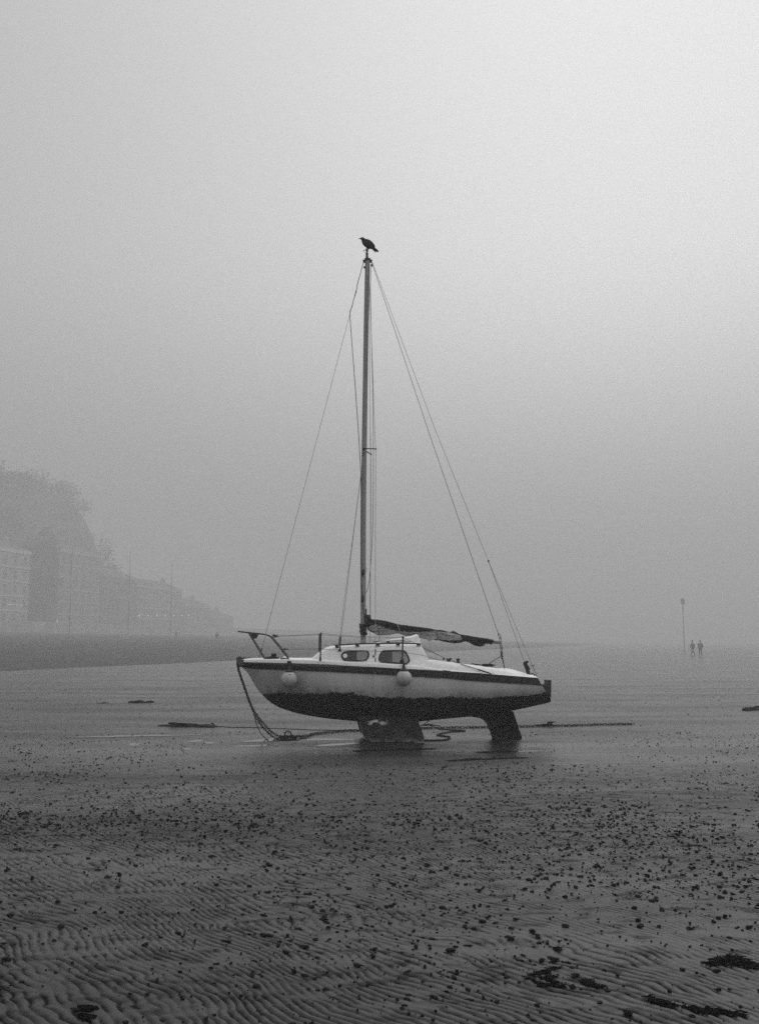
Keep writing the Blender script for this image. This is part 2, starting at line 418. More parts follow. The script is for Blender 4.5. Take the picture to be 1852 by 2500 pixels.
# ---- sea-front houses (facades run parallel to the shore)
HD = Vector((.23, 1, 0)).normalized(); HN = Vector((1, -.23, 0)).normalized()
far_pane = mat('far_pane', .09, .4)
def hx(Y): return K*(-78.4+.23*(Y/K-220))
def house(Y0, Y1, ztop, tone, floors, bays, label, roofh=2.5, seed=0):
    Y0 *= K; Y1 *= K; ztop = zk(ztop); roofh *= 1.4
    r = random.Random(seed); A = Vector((hx(Y0), Y0, PZ-.02)); Lh = (Vector((hx(Y1), Y1, 0))-Vector((hx(Y0), Y0, 0))).length; D = 17.0
    rz = math.atan2(HD.y, HD.x)
    e = empty('sea_front_house', A, rz, label, 'house')          # local x along the front, local y inland
    H = ztop-PZ+.02; wm = mat('house_render', tone, .85, .12, .6); tr = mat('house_trim', min(.8, tone*1.5), .8)
    MB().box((Lh/2, D/2, H/2), (Lh, D, H)).build('wall', wm, e, smooth=False)
    # cornice and string courses as trims, proud of the wall
    MB().box((Lh/2, .6, H-.5), (Lh+.4, 2.0, 1.0)).build('cornice', tr, e, smooth=False)
    fh = (H-1)/floors
    for k in range(1, floors): MB().box((Lh/2, -.1, k*fh), (Lh+.1, .5, .35)).build('string_course', tr, e, smooth=False)
    R = [Vector((-.2, -.2, H+.0)), Vector((Lh+.2, -.2, H)), Vector((Lh+.2, D+.2, H)), Vector((-.2, D+.2, H))]
    m = MB(); top = [Vector((1.5, D/2, H+roofh)), Vector((Lh-1.5, D/2, H+roofh))]
    m.add(R+top, [(0, 1, 5, 4), (2, 3, 4, 5), (1, 2, 5), (3, 0, 4), (3, 2, 1, 0)]); rf = m.build('roof', mat('house_slates', .06, .7, .2, 2), e, smooth=False)
    m = MB(); m.box((Lh-1.2, D/2, H+roofh*.5+1.2), (1.0, 1.6, 2.6+roofh*.3))
    for q in (-.45, 0, .45): m.lathe((Lh-1.2, D/2+q, H+roofh*.5+2.3+roofh*.15), [(.13, 0), (.15, .6), (.1, .62)], 8)
    m.build('chimney', wm, rf, smooth=False)
    for fl in range(floors):
        for k in range(bays):
            cx = Lh*(k+.5)/bays; cz = fl*fh+fh*.52; ww, hh = Lh/bays*.42, fh*.55
            fr = MB()
            for dx in (-1, 1): fr.box((cx+dx*ww/2, -.1, cz), (.16, .24, hh+.16))
            for dz in (-1, 0, 1): fr.box((cx, -.11, cz+dz*hh/2), (ww-.16, .22, .14))
            fo = fr.build('window', tr, e, smooth=False)
            MB().box((cx, -.02, cz), (ww-.1, .08, hh-.02)).build('pane', far_pane, fo, smooth=False)
    return e
house(209, 231, 21.0, .36, 5, 6, 'pale flat-fronted sea front building with heavy cornice and a string of lights below', seed=1)
house(243, 262, 22.6, .25, 6, 6, 'tall greyish house on the sea front just beyond the dark gap, beside the nearest mast', seed=2)
house(263.5, 281, 18.3, .17, 5, 7, 'darker mid-height terrace house on the sea front between two tall masts', seed=3)
house(282.5, 311, 16.6, .27, 4, 10, 'long low sea front house behind the row of small lamps', seed=4)

house(313, 332, 12.6, .27, 3, 7, 'low sea front building fading into the fog beyond the long low house', seed=5)
house(335, 352, 9.6, .27, 2, 6, 'lowest and farthest sea front building, almost lost in the fog', seed=6)
# ---- dark trees filling the gap between the first two houses
def tree(px, ytop, Y, wid, label, seed):
    Y *= K; wid *= K; r = random.Random(seed); p = W(px, ytop, Y); e = empty('tree', (p.x, p.y, PZ-.05), 0, label, 'tree', 'trees between the sea front houses'); H = p.z-PZ+.05
    m = MB(); m.tube([(0, 0, 0), (.1, 0, H*.3), (0, .1, H*.6), (.1, 0, H*.85)], [.45, .35, .22, .06], 8)
    for k in range(7):
        a = r.uniform(0, 6.28); z = H*r.uniform(.25, .6); m.tube([(0, 0, z), (wid*.25*math.cos(a), wid*.25*math.sin(a), z+H*.1), (wid*.45*math.cos(a), wid*.45*math.sin(a), z+H*.22)], [.2, .12, .04], 6)
    m.build('trunk', M['wood'], e); m = MB()
    for k in range(26):
        a = r.uniform(0, 6.28); zz = r.uniform(.25, .95); rad = wid*.5*math.sin(math.pi*min(1, zz*.9+.05))**.6*r.uniform(.3, .95); c0_ = Vector((rad*math.cos(a), rad*math.sin(a), H*zz)); s = r.uniform(1.1, 2.4)
        for q in range(45):
            u = Vector((r.gauss(0, 1), r.gauss(0, 1), r.gauss(0, .8))).normalized()*s*r.uniform(.4, 1.05); c = c0_+u; aa = Vector((r.gauss(0, 1), r.gauss(0, 1), r.gauss(0, 1))).normalized(); bb = aa.orthogonal().normalized(); g = r.uniform(.2, .45)
            m.add([c+aa*g, c+bb*g, c-aa*g*.8, c-bb*g], [(0, 1, 2, 3)])
    m.build('crown', wood_leaf, e, smooth=False)
wood_leaf = mat('tree_foliage', .04, .9, .4, .8)
tree(92, 1300, 238, 8, 'tall dark tree rising right behind the end of the pale flat-fronted house', 1)
tree(122, 1285, 240, 8, 'tallest dark tree, in the middle of the gap between the first two houses', 2)
tree(112, 1400, 234, 6, 'low round dark tree in front of the two taller ones', 3)

# ---- masts, lamps, string of lights on the promenade
pm = mat('painted_pole', .24, .6)
for px, yt, Y, lb in ((177, 1340, 230, 'tall thin flagpole nearest the dark trees, in front of the tall greyish house'),
                      (318.7, 1350, 257, 'tall thin dark flagpole in front of the darker terrace house'),
                      (420.7, 1372, 281, 'faintest tall flagpole, behind the row of small lamps')):
    p = W(px, yt, Y); zb = slope_z(p.x, Y)-.05; e = empty('flagpole', (p.x, p.y, zb), 0, lb, 'flagpole', 'tall flagpoles along the upper beach')
    m = MB(); m.tube([(0, 0, 0), (0, 0, 4), (0, 0, p.z-zb)], [.15, .12, .06], 8); m.build('pole', pm, e)
    m = MB(); m.lathe((0, 0, 0), [(.35, 0), (.35, .25), (.2, .4)], 12); m.build('base', pm, e)
    m = MB(); m.lathe((0, 0, p.z-zb), [(.02, 0), (.12, .08), (.12, .16), (.02, .24)], 10); m.build('finial', pm, e)
glow = mat('lamp_glow', .8, .5, emit=1.1)
for i, px in enumerate((340.5, 362, 383.5, 404, 424.5, 444.5, 461)):
    Y = (262+i*5.5)*K; p = W(px, 1503, Y); zb = PZ if p.x < wall_x(Y) else slope_z(p.x, Y)
    e = empty('promenade_lamp', (p.x, p.y, zb), 0, 'small glowing promenade lamp on a thin post in the row of seven', 'street lamp', 'row of seven small promenade lamps')
    h = p.z-zb
    m = MB(); m.tube([(0, 0, 0), (0, 0, h-.2)], [.07, .04], 8); m.build('post', pm, e)
    m = MB(); m.lathe((0, 0, h), [(.02, -.32), (.13, -.24), (.15, 0), (.10, .26), (.02, .34)], 10); m.build('lantern', glow, e)
p = W(140, 1517, 225*K); e = empty('promenade_lamp', (p.x, p.y, PZ), 0, 'single small glowing lamp below the dark gap between houses', 'street lamp')
m = MB(); m.tube([(0, 0, 0), (0, 0, max(.3, p.z-PZ-.1))], [.07, .04], 8); m.build('post', pm, e)
m = MB(); m.lathe((0, 0, p.z-PZ), [(.02, -.2), (.2, 0), (.02, .2)], 10); m.build('lantern', glow, e)
a, b2 = W(16.6, 1473.6, 213*K), W(60, 1476.5, 224*K)
e = empty('string_of_lights', a, 0, 'string of tiny bright bulbs along the front of the pale flat-fronted house', 'string lights')
m = MB(); m.tube([Vector(), (b2-a)*.5+Vector((0, 0, -.12)), b2-a], .03, 5); m.build('cable', pm, e)
for k in range(17):
    q = (b2-a)*(k+.5)/17; m = MB(); m.lathe(q+Vector((0, 0, -.18-.2*math.sin(math.pi*k/17)*0)), [(.01, -.09), (.09, 0), (.01, .09)], 8)
    m.build('bulb', glow, e)

# ---- channel marker on the right
p = W(1665, 1460, 175); e = empty('marker_post', (p.x, p.y, -.05), 0, 'faint tall marker post with a square topmark out on the flats beside the walkers', 'marker post')
m = MB(); m.tube([(0, 0, 0), (0, 0, p.z)], [.09, .07], 8); m.build('post', mat('marker_paint', .42, .7), e)
m = MB(); m.box((0, 0, p.z-.45), (.62, .1, .8)).box((0, -.06, p.z-.9), (.4, .06, .08)); m.build('topmark', mat('topmark_paint', .42, .7), e, smooth=False)

# ---- walkers in the fog
skin = mat('skin', .35, .6); pants = mat('faded_trousers', .24, .8); hairm = mat('dark_hair', .2, .7)
def skinned(name, joints, edges, mtl, parent, root=0):
    me = bpy.data.meshes.new(name); me.from_pydata([j[0] for j in joints], edges, []); me.materials.append(mtl)
    o = bpy.data.objects.new(name, me); COL.objects.link(o); o.parent = parent
    o.modifiers.new('skin', 'SKIN'); me.skin_vertices or None
    sv = me.skin_vertices[0].data if me.skin_vertices else None
    if sv is None:
        return o
    for i, j in enumerate(joints): sv[i].radius = j[1]; sv[i].use_root = (i == root)
    o.modifiers['skin'].use_smooth_shade = True
    s = o.modifiers.new('sub', 'SUBSURF'); s.levels = 1; s.render_levels = 1
    return o
def person(loc, rz, coat, stride, label, group=None, bag=False, hood=False):
    e = empty('person', loc, rz, label, 'person', group); s = stride; r = lambda a, b=None: (a, b or a)
    J = [((0, 0, .95), r(.14, .11)), ((0, 0, 1.15), r(.14, .10)), ((0, 0, 1.38), r(.17, .11)), ((0, 0, 1.50), r(.06)), ((0, .02, 1.60), r(.075, .085)), ((0, .03, 1.70), r(.075, .09)), ((0, .02, 1.78), r(.045, .05)),
         ((-.1, 0, .88), r(.09)), ((-.11, s*.22, .48), r(.06)), ((-.11, s*.30-.05, .10), r(.04)), ((-.11, s*.30+.12, .05), r(.035)),
         ((.1, 0, .88), r(.09)), ((.11, -s*.15, .48), r(.06)), ((.11, -s*.40, .12), r(.04)), ((.11, -s*.40+.15, .05), r(.035)),
         ((-.2, 0, 1.42), r(.06)), ((-.25, -s*.10, 1.15), r(.042)), ((-.24, -s*.08+.06, .92), r(.03)), ((-.24, .02, .82), r(.022)),
         ((.2, 0, 1.42), r(.06)), ((.25, s*.08, 1.15), r(.042)), ((.24, s*.12+.04, .92), r(.03)), ((.24, s*.12+.06, .82), r(.022)),
         ((0, .125, 1.68), r(.012)), ((-.08, .02, 1.69), r(.012)), ((.08, .02, 1.69), r(.012))]
    E = [(0, 1), (1, 2), (2, 3), (3, 4), (4, 5), (5, 6), (0, 7), (7, 8), (8, 9), (9, 10), (0, 11), (11, 12), (12, 13), (13, 14), (2, 15), (15, 16), (16, 17), (17, 18), (2, 19), (19, 20), (20, 21), (21, 22), (5, 23), (5, 24), (5, 25)]
    skinned('body', J, E, skin, e)
    big = lambda idx, k: [(J[i][0], (J[i][1][0]+k, J[i][1][1]+k)) for i in idx]
    skinned('trousers', big([0, 7, 8, 9, 11, 12, 13], .02), [(0, 1), (1, 2), (2, 3), (0, 4), (4, 5), (5, 6)], pants, e)
    cj = big([0, 1, 2, 15, 16, 17, 19, 20, 21], .03)+[((0, 0, .74), (.21, .17))]
    skinned('coat', cj, [(0, 1), (1, 2), (2, 3), (3, 4), (4, 5), (2, 6), (6, 7), (7, 8), (0, 9)], mat('coat', coat, .8), e)
    m = MB(); m.lathe((0, .0, 1.71), [(.085, -.05), (.105, .02), (.085, .09), (.03, .125)], 12); m.build('hood' if hood else 'hair', mat('coat_hood', coat, .8) if hood else hairm, e)
    return e
def feet(px, py): g = G(px, py); g.z = -.01; return g
person(feet(1690, 1600.5), 1.9, .27, 1.0, 'walker in a bulky coat striding with legs apart, left of the pair', 'pair of walkers on the flats')
person(feet(1709, 1601.5), 2.9, .23, .45, 'slim hooded walker with legs close together, right of the pair', 'pair of walkers on the flats', hood=True)
x = W(529.5, 1566, 200).x; person((x, 200, slope_z(x, 200)), .3, .03, .3, 'lone figure standing on the upper beach ahead of the bow', None)
x = W(430, 1566, 222).x; person((x, 222, slope_z(x, 222)), 1.2, .04, .6, 'faint figure high on the beach below the row of small lamps', None)

# ================================================================== THE BOAT
boat = empty('sailing_boat', B0, TH, 'small white sailing boat with black waterline standing upright on its keels on wet sand', 'sailing boat')
YB = -.95
zG = table([(584, 1619), (600, 1619), (705, 1620.4), (802, 1623), (860, 1626.5), (916, 1629), (976, 1632.6), (1040, 1635.5), (1098, 1639), (1184, 1645), (1250, 1650.5), (1312, 1655.8)], YB)
zT = table([(584, 1616), (600, 1614), (612, 1612.8), (705, 1612), (758, 1612.7), (860, 1618), (940, 1621.5), (976, 1624.5), (1024, 1627), (1098, 1636), (1184, 1643), (1250, 1649.5), (1312, 1655)], YB)
zB1 = table([(584, 1624), (705, 1626.5), (916, 1632.5), (976, 1636), (1098, 1643), (1184, 1648), (1250, 1654), (1312, 1659)], YB)
zB2 = table([(584, 1632), (608, 1635.7), (705, 1638), (802, 1641), (860, 1643.5), (962, 1648.5), (1020, 1652.7), (1098, 1656.6), (1123, 1660), (1226, 1667.7), (1322, 1675)], YB)
zBot = table([(584, 1624.8), (596, 1633.7), (606, 1644.6), (615.7, 1661.6), (629, 1683.4), (643.5, 1700), (661.7, 1716), (681, 1727), (715, 1739), (753.7, 1747.5), (802, 1754.8), (867.5, 1761), (940, 1763.5), (1020, 1762), (1102, 1753.5), (1164, 1748), (1232, 1738.3), (1290, 1726), (1339, 1714.5)], 0)
zBoot = table([(600, 1699), (643.5, 1699), (729, 1695.5), (850, 1694), (875, 1699), (957, 1701.5), (1020, 1703.7), (1098, 1703.7), (1143, 1706.8), (1205, 1704.8), (1267, 1701.7), (1322, 1697.6), (1343, 1690)], YB)
XB = bl(583, 1624, -.05).x; XT = bl(1312, 1656, -.7).x; XL = XT-XB
_bu = np.array([0, .01, .03, .06, .1, .16, .24, .35, .5, .65, .8, .93, 1.0, 1.2]); _bb = np.array([.012, .05, .13, .23, .34, .48, .63, .79, .93, .95, .88, .76, .69, .6])
def hb(x): return float(np.interp((x-XB)/XL, _bu, _bb))
tz = [(bl(1313, 1655.8, -.7), 0), (bl(1322.5, 1675, -.68), 0), (bl(1343, 1703.7, -.5), 0), (bl(1343.5, 1711, -.3), 0), (bl(1338, 1715, 0), 0)]
_tzz = np.array([p.z for p, _ in tz][::-1]); _tzx = np.array([p.x for p, _ in tz][::-1])
def tx(z): return float(np.interp(z, _tzz, _tzx))
NU, NJ = 64, 22
XS = XB+XL*.86
def station(i, n=NU):
    u = i/(n-1); return XB+(u**1.25*.25+(u-0)*.75 if 0 else (.35*u*u+.65*u))*XL
def px_at(xs, z):                                         # rake the last stations to the transom
    if xs <= XS: return xs
    return XS+(xs-XS)/(XT-XS)*(tx(z)-XS)
def hull_ring(xs):
    b_ = hb(xs); zt = ti(zG, xs); k = min(1, (xs-XB)/XL/.42); k = k*k*(3-2*k)
    xe = xs if xs <= XS else XS+(xs-XS)/(XT-XS)*(_tzx[0]-XS)
    zb = min(ti(zBot, xe), zt-.02); mm = 1.05+1.6*k; ex = 1.0-.47*k; P = []; A = []
    for j in range(NJ+1):
        s_ = 1-(j/NJ)**1.25; z = zt-(zt-zb)*s_
        y = b_*max(0, 1-s_**mm)**ex
        y *= 1-.05*(1-s_)**3*k
        x = px_at(xs, z); P.append(Vector((x, -y, z))); A.append(z-ti(zBoot, x))
    return P, A
m = MB(); RR = []; AA = []
for i in range(NU):
    P, A = hull_ring(station(i)); full = P[::-1]+[Vector((p.x, -p.y, p.z)) for p in P[1:]]; RR.append(full); AA += A[::-1]+A[1:]
m.rings(RR, close=False, at=AA)
n = len(RR[0]); o = (NU-1)*n
tv = [RR[-1][k].copy() for k in range(n)]                  # transom
base = len(m.v); m.add(tv, [], [AA[(NU-1)*n+k] for k in range(n)]); h2 = n//2
m.f += [tuple(base+q for q in (k, k+1, n-2-k, n-1-k)) for k in range(h2)]
hm_ = bpy.data.materials.new('hull_paint'); hm_.use_nodes = True; t = hm_.node_tree; b = t.nodes['Principled BSDF']
tcn = nd('ShaderNodeTexCoord'); at = nd('ShaderNodeAttribute', attribute_name='boot')
def mathn(op, a, b_, clamp=False):
    n_ = t.nodes.new('ShaderNodeMath'); n_.operation = op; n_.use_clamp = clamp
    for i_, v_ in enumerate((a, b_)):
        if hasattr(v_, 'links'): t.links.new(v_, n_.inputs[i_])
        else: n_.inputs[i_].default_value = v_
    return n_.outputs[0]
na = noise(3.2, 6, (1, 1, 1.6), .3, .7, -.022, .022).outputs[0]
nb2 = noise(22, 5, (1, 1, 1.2), .3, .7, -.022, .022).outputs[0]
edge = mathn('ADD', mathn('ADD', at.outputs['Fac'], na), nb2)
boot = mathn('MULTIPLY', mathn('ADD', edge, .006), 80, True)                    # 0 antifouling .. 1 paint
dirt = noise(5, 6, (1, 1, .12), .42, .75, 0, .5).outputs[0]                     # run marks down the topsides
spots = noise(30, 4, (1, 1, 1), .62, .68, 0, 1).outputs[0]
near = nd('ShaderNodeMapRange'); t.links.new(at.outputs['Fac'], near.inputs['Value'])
for k_, v_ in zip(('From Min', 'From Max', 'To Min', 'To Max'), (.0, .16, 1, 0)): near.inputs[k_].default_value = v_
col = mathn('SUBTRACT', .58, mathn('MULTIPLY', dirt, .36))
col = mathn('MULTIPLY', col, mathn('SUBTRACT', 1, mathn('MULTIPLY', near.outputs[0], mathn('MULTIPLY', noise(9, 5, (1, 1, .6), .35, .7, .1, .9).outputs[0], .6))))
col = mathn('MULTIPLY', col, mathn('SUBTRACT', 1, mathn('MULTIPLY', spots, mathn('MULTIPLY', near.outputs[0], .9))))
black = noise(26, 6, (1, 1, 1), .4, .75, .004, .016).outputs[0]
mx = nd('ShaderNodeMix', data_type='FLOAT'); t.links.new(boot, mx.inputs[0]); t.links.new(black, mx.inputs[2]); t.links.new(col, mx.inputs[3])
t.links.new(mx.outputs[0], b.inputs['Base Color'])
rg = mathn('SUBTRACT', .85, mathn('MULTIPLY', boot, .42)); t.links.new(rg, b.inputs['Roughness'])
sp = mathn('ADD', .12, mathn('MULTIPLY', boot, .35)); t.links.new(sp, b.inputs['Specular IOR Level'])
bnz = nd('ShaderNodeTexNoise', Scale=60, Detail=5); t.links.new(tcn.outputs['Object'], bnz.inputs['Vector'])
bp_ = nd('ShaderNodeBump', Distance=.01); t.links.new(mathn('SUBTRACT', .5, mathn('MULTIPLY', boot, .48)), bp_.inputs['Strength'])
t.links.new(bnz.outputs['Fac'], bp_.inputs['Height']); t.links.new(bp_.outputs[0], b.inputs['Normal'])
m.build('hull', hm_, boat, attr='boot')
def hull_y(x, z):                                          # half width of the hull skin at that height
    P, _ = hull_ring(min(max(x, XB), XT)); zs = [p.z for p in P]; ys_ = [-p.y for p in P]
    return float(np.interp(z, zs, ys_))
# gunwale band, black rubbing strake: bands standing proud of the skin, both sides and the bow
def band(name, ta, tb, off, material, i1=NU, ragged=0, transom=False):
    m = MB(); R = []
    idx = [station(i) for i in range(i1)]
    def sec(x, sgn):
        za, zb_ = ti(ta, x), ti(tb, x)
        if ragged: zb_ += ragged*(vn(np.array([x*40]), np.array([3.]))[0]-.5)*smooth(-.5, .2, x)
        mid = (za+zb_)/2; out_ = []
        for z, o_ in ((za, 0), (za-.003, off), (mid, off*1.15), (zb_+.003, off), (zb_, 0)):
            y = hull_y(x, min(z, ti(zG, x)-.001))+o_; out_.append(Vector((px_at(x, z), sgn*y, z)))
        for z in (zb_, za): out_.append(Vector((px_at(x, z), sgn*max(.001, hull_y(x, min(z, ti(zG, x)-.001))-.012), z)))
        return out_
    R = [sec(x, -1) for x in idx[::-1]]+[sec(x, 1) for x in idx]
    m.rings(R); return m.build(name, material, boat)
band('gunwale_band', zG, zB1, .012, M['band'])
band('rubbing_strake', zB1, zB2, .022, M['strake'], ragged=.012)
# deck with its white toe edge
m = MB(); R = []
for i in range(NU):
    xs = station(i); b_ = max(.004, hb(xs)*.985); g = ti(zG, xs)+.001; tt = ti(zT, xs); x = px_at(xs, g)
    half = [Vector((x, -b_-.004, g)), Vector((x, -b_+.004, g+(tt-g)*.6)), Vector((x, -b_*.985+.006, tt)), Vector((x, -b_*.93, tt+.004)), Vector((x, -b_*.5, tt+.02)), Vector((x, 0, tt+.028))]
    R.append(half+[Vector((p.x, -p.y, p.z)) for p in half[:-1]][::-1])
m.rings(R, close=False); m.f.append(tuple(range(11))); m.f.append(tuple((NU-1)*11+k for k in range(10, -1, -1)))
m.build('deck', M['deck'], boat)
# cabin trunk
YC = -.55
cabT = table([(752, 1614), (758.5, 1612.5), (775, 1599), (795, 1584.5), (806, 1580.5), (817, 1578.7), (880, 1575), (957, 1573.6), (1024, 1573.6), (1029, 1577), (1036, 1591), (1044.6, 1609.4), (1048, 1618)], YC)
xa, xz = cabT[0][0]+.001, cabT[0][-1]
_cw = np.array([xa, xa+.25, xa+.45, xa+1.0, xz]); _cwd = np.array([.34, .45, .52, .63, .66])
def cwd(x): return float(np.interp(x, _cw, _cwd))
def side_y(x, z):
    zd = ti(zT, x)-.02; zr = ti(cabT, x); f = (z-zd)/max(.02, .33); return -(cwd(x)-.09*f)
m = MB(); R = []
xs_ = sorted(set(list(np.linspace(xa, xz, 60))+list(cabT[0])))
for x in xs_:
    zd = ti(zT, x)-.02; zr = max(zd+.004, ti(cabT, x)); h = zr-zd; half = []
    for f in (0, .25, .5, .75, .88): half.append(Vector((x, side_y(x, zd+h*f), zd+h*f)))
    ytop = side_y(x, zr); half += [Vector((x, ytop+.012, zd+h*.95)), Vector((x, ytop+.035, zd+h*.99)), Vector((x, ytop+.09, zr+.004)), Vector((x, ytop*.4, zr+.014)), Vector((x, 0, zr+.016))]
    R.append(half+[Vector((p.x, -p.y, p.z)) for p in half[:-1]][::-1])
m.rings(R, close=False); nn = len(R[0]); m.f.append(tuple(range(nn))); m.f.append(tuple((len(R)-1)*nn+k for k in range(nn-1, -1, -1)))
cabin = m.build('cabin', M['cabin'], boat)
# windows on both sides
def window(corners, split, vent=None):
    for sg in (1, -1):
        P = [bl(a, b_, YC-.03) for a, b_ in corners]; P = chaikin(P, 3); c = sum(P, Vector())/len(P)
        def lay(Q, off): return [Vector((p.x, sg*(side_y(p.x, p.z)-off), p.z)) for p in Q]
        ins = [c+(p-c)*(1-.021/(p-c).length) for p in P]
        n = len(P); m = MB()
        m.add(lay(P, -.01)+lay(P, .010)+lay([a.lerp(b_, .5) for a, b_ in zip(P, ins)], .016)+lay(ins, .010)+lay(ins, -.01),
              [(k*n+j, k*n+(j+1) % n, (k+1)*n+(j+1) % n, (k+1)*n+j) for k in range(4) for j in range(n)])
        fr = m.build('window', M['frame'], cabin)
        m = MB(); m.add(lay(ins, .004), [tuple(range(n))]); m.build('pane', M['glass_dark'], fr)
        xs0 = bl(split, 1600, YC).x; Q = [p for p in ins]; 
        Q = [Vector((max(p.x, xs0), p.y, p.z)) for p in Q]; Q2 = [c+(q-c)*.96 for q in Q]
        m = MB(); m.add(lay(Q2, .007), [tuple(range(n))]); m.build('curtain', M['curtain'], fr)
        if vent:
            v = bl(vent[0], vent[1], YC-.03); m = MB()
            m.add(lay([v+Vector((math.cos(a)*.036, 0, math.sin(a)*.036)) for a in np.linspace(0, 2*math.pi, 20, endpoint=False)], .0095), [tuple(range(20))]); m.build('vent_disc', M['white'], fr)
window([(832, 1601), (836, 1592.5), (846, 1588.4), (893, 1587), (901, 1591), (901.5, 1601), (897, 1610), (890, 1614.6), (842, 1615), (835, 1610)], 871, (842.6, 1601))
window([(922.5, 1608), (926, 1597), (932, 1588.5), (940, 1586.8), (984, 1586.8), (991, 1590), (999, 1607), (1000, 1615), (993, 1620.8), (980, 1620.5), (930, 1618.3), (924, 1614)], 956)
for sg in (1, -1):
    v = bl(911.6, 1602, YC-.03); m = MB(); m.tube([(v.x, sg*(side_y(v.x, v.z)+.01), v.z), (v.x, sg*(side_y(v.x, v.z)-.02), v.z)], .016, 10); m.build('vent_plug', M['black'], cabin)
# roof handrails
for sg in (1, -1):
    m = MB(); P = []
    for a, b_ in ((818, 1578), (840, 1575.6), (880, 1573.6), (930, 1572), (990, 1571.6), (1026, 1572.2)):
        p = bl(a, b_, YC); P.append(Vector((p.x, sg*(side_y(p.x, ti(cabT, p.x))-.004), ti(cabT, p.x)+.020)))
    m.tube(spline(P, 4), .011, 8)
    m.build('handrail', M['rail'], cabin)
    for px in (823, 872, 922, 971, 1021):
        x = bl(px, 1575, YC).x; y = side_y(x, ti(cabT, x)-.01); MB().box((x, sg*(y-.004), ti(cabT, x)-.004), (.066, .03, .026)).build('rail_foot', M['black'], cabin, smooth=False)
# sliding hatch and its garage
hz = [(918, 1570), (932, 1566), (950, 1561.6), (983, 1557), (1006, 1552.5), (1018, 1548.5), (1021, 1551), (1025, 1559), (1027.5, 1575)]
P = [bl(a, b_, -.3) for a, b_ in hz]; low = P[0].z-.03; m = MB(); R = []
for p in P:
    top = max(p.z, low+.005); yw = -.29
    R.append([Vector((p.x, yw-.02, low)), Vector((p.x, yw, low+(top-low)*.85)), Vector((p.x, yw+.03, top)), Vector((p.x, 0, top+.006)), Vector((p.x, -yw-.03, top)), Vector((p.x, -yw, low+(top-low)*.85)), Vector((p.x, -yw+.02, low))])
m.rings(R); m.build('sliding_hatch', M['cabin'], boat)
m = MB()
for a, b_, c_ in ((950, 1565.5, .10), (962, 1569, .05)):
    p = bl(a, b_, -.32)
    m.tube([(p.x-.28, -.318, p.z-.008), (p.x+.28, -.318, p.z+.018)], .005, 6)
p = bl(947, 1567, -.4); m.blob(p, (.05, .04, .035), .2, 6, 3); p = bl(952, 1570, -.4); m.blob(p, (.03, .03, .03), .2, 6, 4)
m.build('hatch_runner', M['rail'], boat)
# cockpit coamings, closing into the aft deck
coT = table([(1022, 1626), (1030, 1620), (1041, 1612.3), (1048, 1611.3), (1098, 1616.4), (1123, 1620), (1164, 1625.5), (1205, 1630.5), (1240, 1636.5), (1267, 1642), (1290, 1648.5), (1306, 1653.2), (1311, 1655)], -.78)
c0, c1 = coT[0][0], XT-.004; m = MB(); R = []
for x in sorted(set(list(np.linspace(c0, c1, 50))+[float(q) for q in coT[0] if q < c1])):
    zc = max(ti(zT, x)+.002, ti(coT, x)); zd = ti(zG, x)+.004; b_ = hb(x)*.985; f = smooth(bl(1215, 1640, -.6).x, bl(1255, 1640, -.6).x, x)
    inn = zd+.03+(zc-zd-.0)*f; h = zc-zd; yi = max(.05, b_-.32)
    half = [Vector((x, -b_+.012, zd)), Vector((x, -b_+.05, zd+h*.5)), Vector((x, -b_+.09, zd+h*.86)), Vector((x, -b_+.115, zd+h*.96)), Vector((x, -b_+.15, zc)), Vector((x, -b_+.24, zc+.002*f)), Vector((x, -yi, max(zd, inn-.004*(1-f)))), Vector((x, -yi*.5, inn+.006*f-.02*(1-f))), Vector((x, 0, inn+.01*f-.02*(1-f)))]
    R.append(half+[Vector((p.x, -p.y, p.z)) for p in half[:-1]][::-1])
m.rings(R, close=False); nn = len(R[0]); m.f.append(tuple(range(nn))); m.f.append(tuple((len(R)-1)*nn+k for k in range(nn-1, -1, -1)))
m.build('cockpit_coaming', M['deck'], boat)
# bilge keels: foil-section plates splayed outwards
km = bpy.data.materials.new('keel_iron'); km.use_nodes = True; t = km.node_tree; b = t.nodes['Principled BSDF']
tcn = nd('ShaderNodeTexCoord')
kb = noise(5, 7, (1, 1, 1.4), .35, .7, .010, .045).outputs[0]
chip = noise(13, 5, (.7, 1, 1.5), .53, .57, 0, 1).outputs[0]
sepn = nd('ShaderNodeSeparateXYZ'); t.links.new(tcn.outputs['Object'], sepn.inputs[0])
def gate(sock, a, b_, c_, d_):
    return mathn('MULTIPLY', mathn('MULTIPLY', mathn('SUBTRACT', sock, a), 1/(b_-a), True), mathn('MULTIPLY', mathn('SUBTRACT', d_, sock), 1/(d_-c_), True))
pA, pB = bl(893, 1772, -.5), bl(950, 1756, -.5)
gx = gate(sepn.outputs['X'], pA.x, pA.x+.1, pB.x-.15, pB.x); gz = gate(sepn.outputs['Z'], pA.z, pA.z+.03, pB.z-.02, pB.z+.02)
chipm = mathn('MULTIPLY', chip, mathn('MULTIPLY', gx, gz))
foot = gate(sepn.outputs['Z'], -.05, -.01, .04, .06); sandy = mathn('MULTIPLY', noise(9, 5, (1, 1, 1), .45, .6, 0, .09).outputs[0], foot)
t.links.new(mathn('ADD', mathn('ADD', kb, mathn('MULTIPLY', chipm, .75)), sandy), b.inputs['Base Color']); b.inputs['Roughness'].default_value = .75; b.inputs['Specular IOR Level'].default_value = .25
bnz = nd('ShaderNodeTexNoise', Scale=40, Detail=5); t.links.new(tcn.outputs['Object'], bnz.inputs['Vector'])
